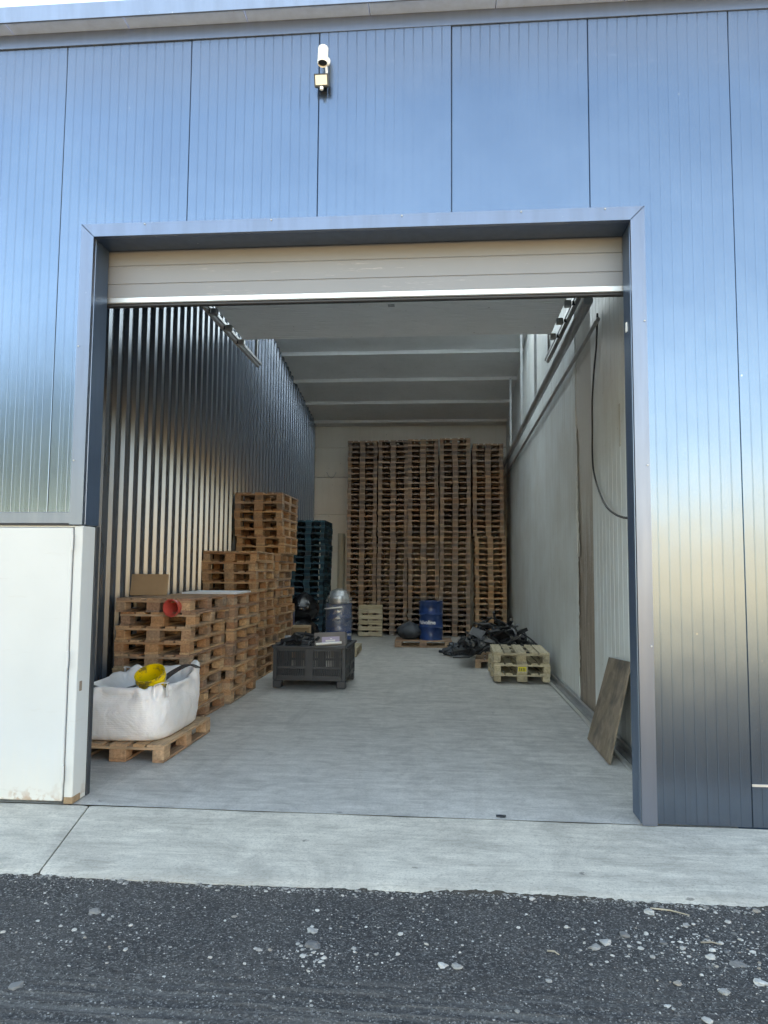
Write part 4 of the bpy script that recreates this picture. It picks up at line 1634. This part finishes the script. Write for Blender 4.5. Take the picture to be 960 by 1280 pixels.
def px(U, V, z=-.035):
    d = fwd * F_PX + r2 * (U - 480) + u2 * (640 - V)
    t = (z - CAM.z) / d.z
    return CAM + d * t


def stone_verts(r, sx, sy, sz, n=3):
    bm = bmesh.new()
    bmesh.ops.create_icosphere(bm, subdivisions=2, radius=1)
    o = Vector((r.uniform(0, 99), r.uniform(0, 99), r.uniform(0, 99)))
    for v in bm.verts:
        f = 1 + .75 * mnoise.noise(v.co * 1.1 + o) + .35 * mnoise.noise(v.co * 2.3 + o)
        v.co = Vector((v.co.x * f * sx, v.co.y * f * sy, max(-.4, min(.75, v.co.z * f)) * sz))
    vs = [v.co.copy() for v in bm.verts]
    fs = [tuple(v.index for v in f.verts) for f in bm.faces]
    bm.free()
    return vs, fs


big = [(390, 1163, 15, .62, 'buff flat stone above the grey one, centre of the yard'), (392, 1182, 20, .42, 'largest grey stone left of the centre of the yard'),
       (553, 1207, 15, .80, 'pale bluish stone beside a buff one near the middle of the yard'), (571, 1209, 14, .99, 'buff stone beside the pale bluish one near the middle of the yard'),
       (497, 1192, 7, .8, 'small round white stone in the middle of the yard'), (812, 1141, 15, .72, 'whitish flat stone at the apron edge beside the long stick'),
       (781, 1169, 15, .66, 'pale pointed stone between apron edge and gravel cluster'), (742, 1184, 14, .70, 'pale flat stone right of a small white stick'),
       (757, 1178, 15, .20, 'dark flat stone just above the pale flat one, right half'), (888, 1195, 14, .74, 'pale flat stone below the gravel cluster on the right'),
       (922, 1204, 16, .60, 'wide grey stone right of the gravel cluster'), (847, 1227, 10, .78, 'white stone standing alone below the gravel cluster'),
       (905, 1238, 15, .97, 'brownish round stone at the lower right'), (951, 1228, 14, .78, 'white stone at the far right of the yard'),
       (884, 1270, 12, .84, 'white stone nearest the camera on the right'), (857, 1156, 9, .72, 'small white stone at the end of the long stick'),
       (829, 1178, 10, .64, 'grey pebble at the left of the gravel cluster'), (118, 1138, 18, .63, 'buff flat stone below the apron joint on the left'),
       (20, 1229, 17, .8, 'white flat stone at the lower left corner'), (157, 1184, 8, .8, 'small white stone lying alone in the left of the yard'),
       (834, 1253, 7, .86, 'left one of two small white pebbles at the lower right'), (842, 1257, 6, .86, 'right one of two small white pebbles at the lower right'),
       (945, 1140, 9, .7, 'pale pebble at the apron edge on the far right'), (665, 1126, 9, .8, 'white chip lying against the apron edge, right of the middle')]
rs = random.Random(77)
for (U, V, w, tone, label) in big:
    p = px(U, V)
    z = zat(p.x, p.y)
    d = (p - CAM).length
    s = w / F_PX * d / 2 * .78
    vs, fs = stone_verts(rs, s * .95, s * rs.uniform(.8, 1.15), s * .5)
    o = MB().add(vs, fs, tone).build('loose_stone', M['stone'], loc=(p.x, p.y, z + s * .12), rz=rs.uniform(0, 3))
    # a stone's tone comes from its own attribute plus the object's random: keep the random small in effect by storing per-stone tints
    tag(o, label, 'stone', 'larger stones on the yard')

rs2 = np.random.RandomState(5)
mb = MB()
octv = [Vector(v) for v in ((1, 0, 0), (0, 1, 0), (-1, 0, 0), (0, -1, 0), (0, 0, 1), (.7, .7, .3), (-.7, .6, .2), (-.6, -.7, .3), (.7, -.7, .2))]
V_, F_, T_ = [], [], []


def pebble(x, y, s, tone):
    z = zat_fast(x, y)
    n0 = len(V_)
    ph = rs2.rand() * 6.28
    k = 6
    e = .55 + .6 * rs2.rand()
    c, sn = math.cos(ph), math.sin(ph)
    for j, (rr_, zz_) in enumerate(((1, -.15), (.85, .35), (.35, .62))):
        for i in range(k):
            a = 2 * math.pi * i / k + j * .3
            q = s * rr_ * (.75 + .5 * rs2.rand())
            xx, yy_ = q * math.cos(a), q * math.sin(a) * e
            V_.append((x + xx * c - yy_ * sn, y + xx * sn + yy_ * c, z + s * zz_ * .8))
            T_.append(tone)
    for j in range(2):
        for i in range(k):
            a, b = n0 + j * k + i, n0 + j * k + (i + 1) % k
            F_.append((a, b, b + k, a + k))
    F_.append(tuple(n0 + 2 * k + i for i in range(k)))


def zat_fast(x, y):
    return float(yard_z(np.array([x]), np.array([y]))[0])


def zs_for(arr):
    return yard_z(arr[:, 0], arr[:, 1])


pts = []
for i in range(5200):
    x, y = rs2.uniform(-3.0, 2.6), rs2.uniform(-2.6, -1.03)
    pts.append((x, y, .0014 + rs2.exponential(.0012), rs2.rand() * .62))
for (U, V, n, sp) in ((390, 1195, 160, .10), (870, 1180, 420, .18), (930, 1215, 260, .2), (470, 1165, 120, .16), (150, 1165, 160, .25), (910, 1145, 120, .2), (620, 1170, 60, .2), (70, 1110, 60, .15)):
    c = px(U, V)
    for i in range(n):
        x, y = c.x + rs2.normal() * sp * 1.3, c.y + rs2.normal() * sp * .6
        if -2.65 < y < -1.04:
            pts.append((x, y, .0016 + rs2.exponential(.0026), .25 + rs2.rand() * .6))
for i in range(1500):
    x = rs2.uniform(-3.1, 2.7)
    pts.append((x, -1.045 - abs(rs2.normal()) * .03 + .012 * math.sin(x * 3), .0016 + rs2.exponential(.0026), (.93 + rs2.rand() * .2) % 1 if rs2.rand() < .6 else rs2.rand() * .6))
zz_all = zs_for(np.array([(a, b) for a, b, _, _ in pts]))
_z = {}
for (x, y, s, t), z in zip(pts, zz_all):
    zat_fast = (lambda zv: (lambda a, b: float(zv)))(z)
    pebble(x, y, min(s, .016), t)
mb.v, mb.f, mb.tint = V_, F_, T_
gr = mb.build('loose_gravel', M['stone'])
tag(gr, 'small pale gravel scattered over the dark yard', 'gravel', kind='stuff')
for (a, b, lab_) in (((813, 1137), (862, 1146), 'thin pale stick lying along the apron edge on the right'), ((684, 1188), (699, 1193), 'short white stick on the yard right of the middle'),
                     ((876, 1178), (902, 1181), 'thin grey stick in the gravel cluster on the right')):
    p, q = px(*a), px(*b)
    p.z, q.z = zat(p.x, p.y) + .006, zat(q.x, q.y) + .006
    m_ = (p + q) / 2 + Vector((.004, .006, .004))
    tag(MB().tube([p, m_, q], [.004, .0035, .002], 6).build('stick', M['woodnew']), lab_, 'stick')
# dark clump on the threshold
c = onp = px(627, 1021, 0)
mb = MB()
for i in range(7):
    vs, fs = stone_verts(rs, .011, .010, .009)
    mb.add([v + Vector((rs.uniform(-.028, .028), rs.uniform(-.008, .008), .004)) for v in vs], fs, .05)
tag(mb.build('dirt_clump', M['tarp'], loc=(c.x, c.y, .0)), 'dark clump of dirt on the doorway threshold', 'dirt', kind='stuff')

# ------------------------------------------------------------------ unseen trees added behind the camera to darken the facade's left reflection
m_leaf = NT('tree_leaf', Roughness=.7)
m_leaf.set('Base Color', m_leaf.mix(m_leaf.noise(m_leaf.obj(), 3.0, 3), (.035, .06, .02), (.075, .10, .035)))
m_bark = m_plain('bark', (.12, .09, .065), .9)


def crown_mesh(seed):
    r = random.Random(seed)
    mb = MB()
    clumps = [(Vector((r.gauss(0, 1.3), r.gauss(0, 1.3), r.uniform(2.4, 6.6))), r.uniform(.7, 1.3)) for _ in range(26)]
    for i in range(4200):
        c, s = r.choice(clumps)
        d = Vector((r.gauss(0, 1), r.gauss(0, 1), r.gauss(0, 1))).normalized() * s * r.uniform(.5, 1)
        p = c + d
        a = Vector((r.gauss(0, 1), r.gauss(0, 1), r.gauss(0, 1))).normalized()
        b = a.orthogonal().normalized()
        h = r.uniform(.12, .22)
        mb.add([p - a * h, p + b * h * .6, p + a * h, p - b * h * .6], [(0, 1, 2, 3)])
    me = bpy.data.meshes.new('crown')
    me.from_pydata(mb.v, [], mb.f)
    me.materials.append(m_leaf.m)
    return me


CROWN = [crown_mesh(i) for i in range(2)]
tk = MB().tube([(0, 0, -.2), (.05, .02, 1.2), (-.05, .05, 2.6), (.1, 0, 4.4)], [.22, .17, .13, .05], 10)
for a in (0.4, 2.3, 4.4):
    tk.tube([(0, 0, 2.2), (.7 * math.cos(a), .7 * math.sin(a), 3.2), (1.3 * math.cos(a), 1.3 * math.sin(a), 4.6)], [.09, .06, .02], 8)
TRUNK = tk.mesh('trunk', m_bark, smooth=True)
for i, (x, y, sc_) in enumerate(((-13, -24, 1.0), (-17, -27, 1.1), (-22, -25, .95), (-27, -28, 1.15), (-33, -26, 1.05), (-39, -29, 1.1))):
    t = empty('added_tree', (x, y, -.13), i * 1.3)
    t.scale = (sc_ * 1.5, sc_ * 1.5, sc_ * 1.25)
    tag(t, '%s tree of the row added behind the camera, counted from the doorway side' % ('first', 'second', 'third', 'fourth', 'fifth', 'sixth')[i], 'tree', 'trees added for the reflection')
    link('trunk', TRUNK, t)
    link('crown', CROWN[i % 2], t)
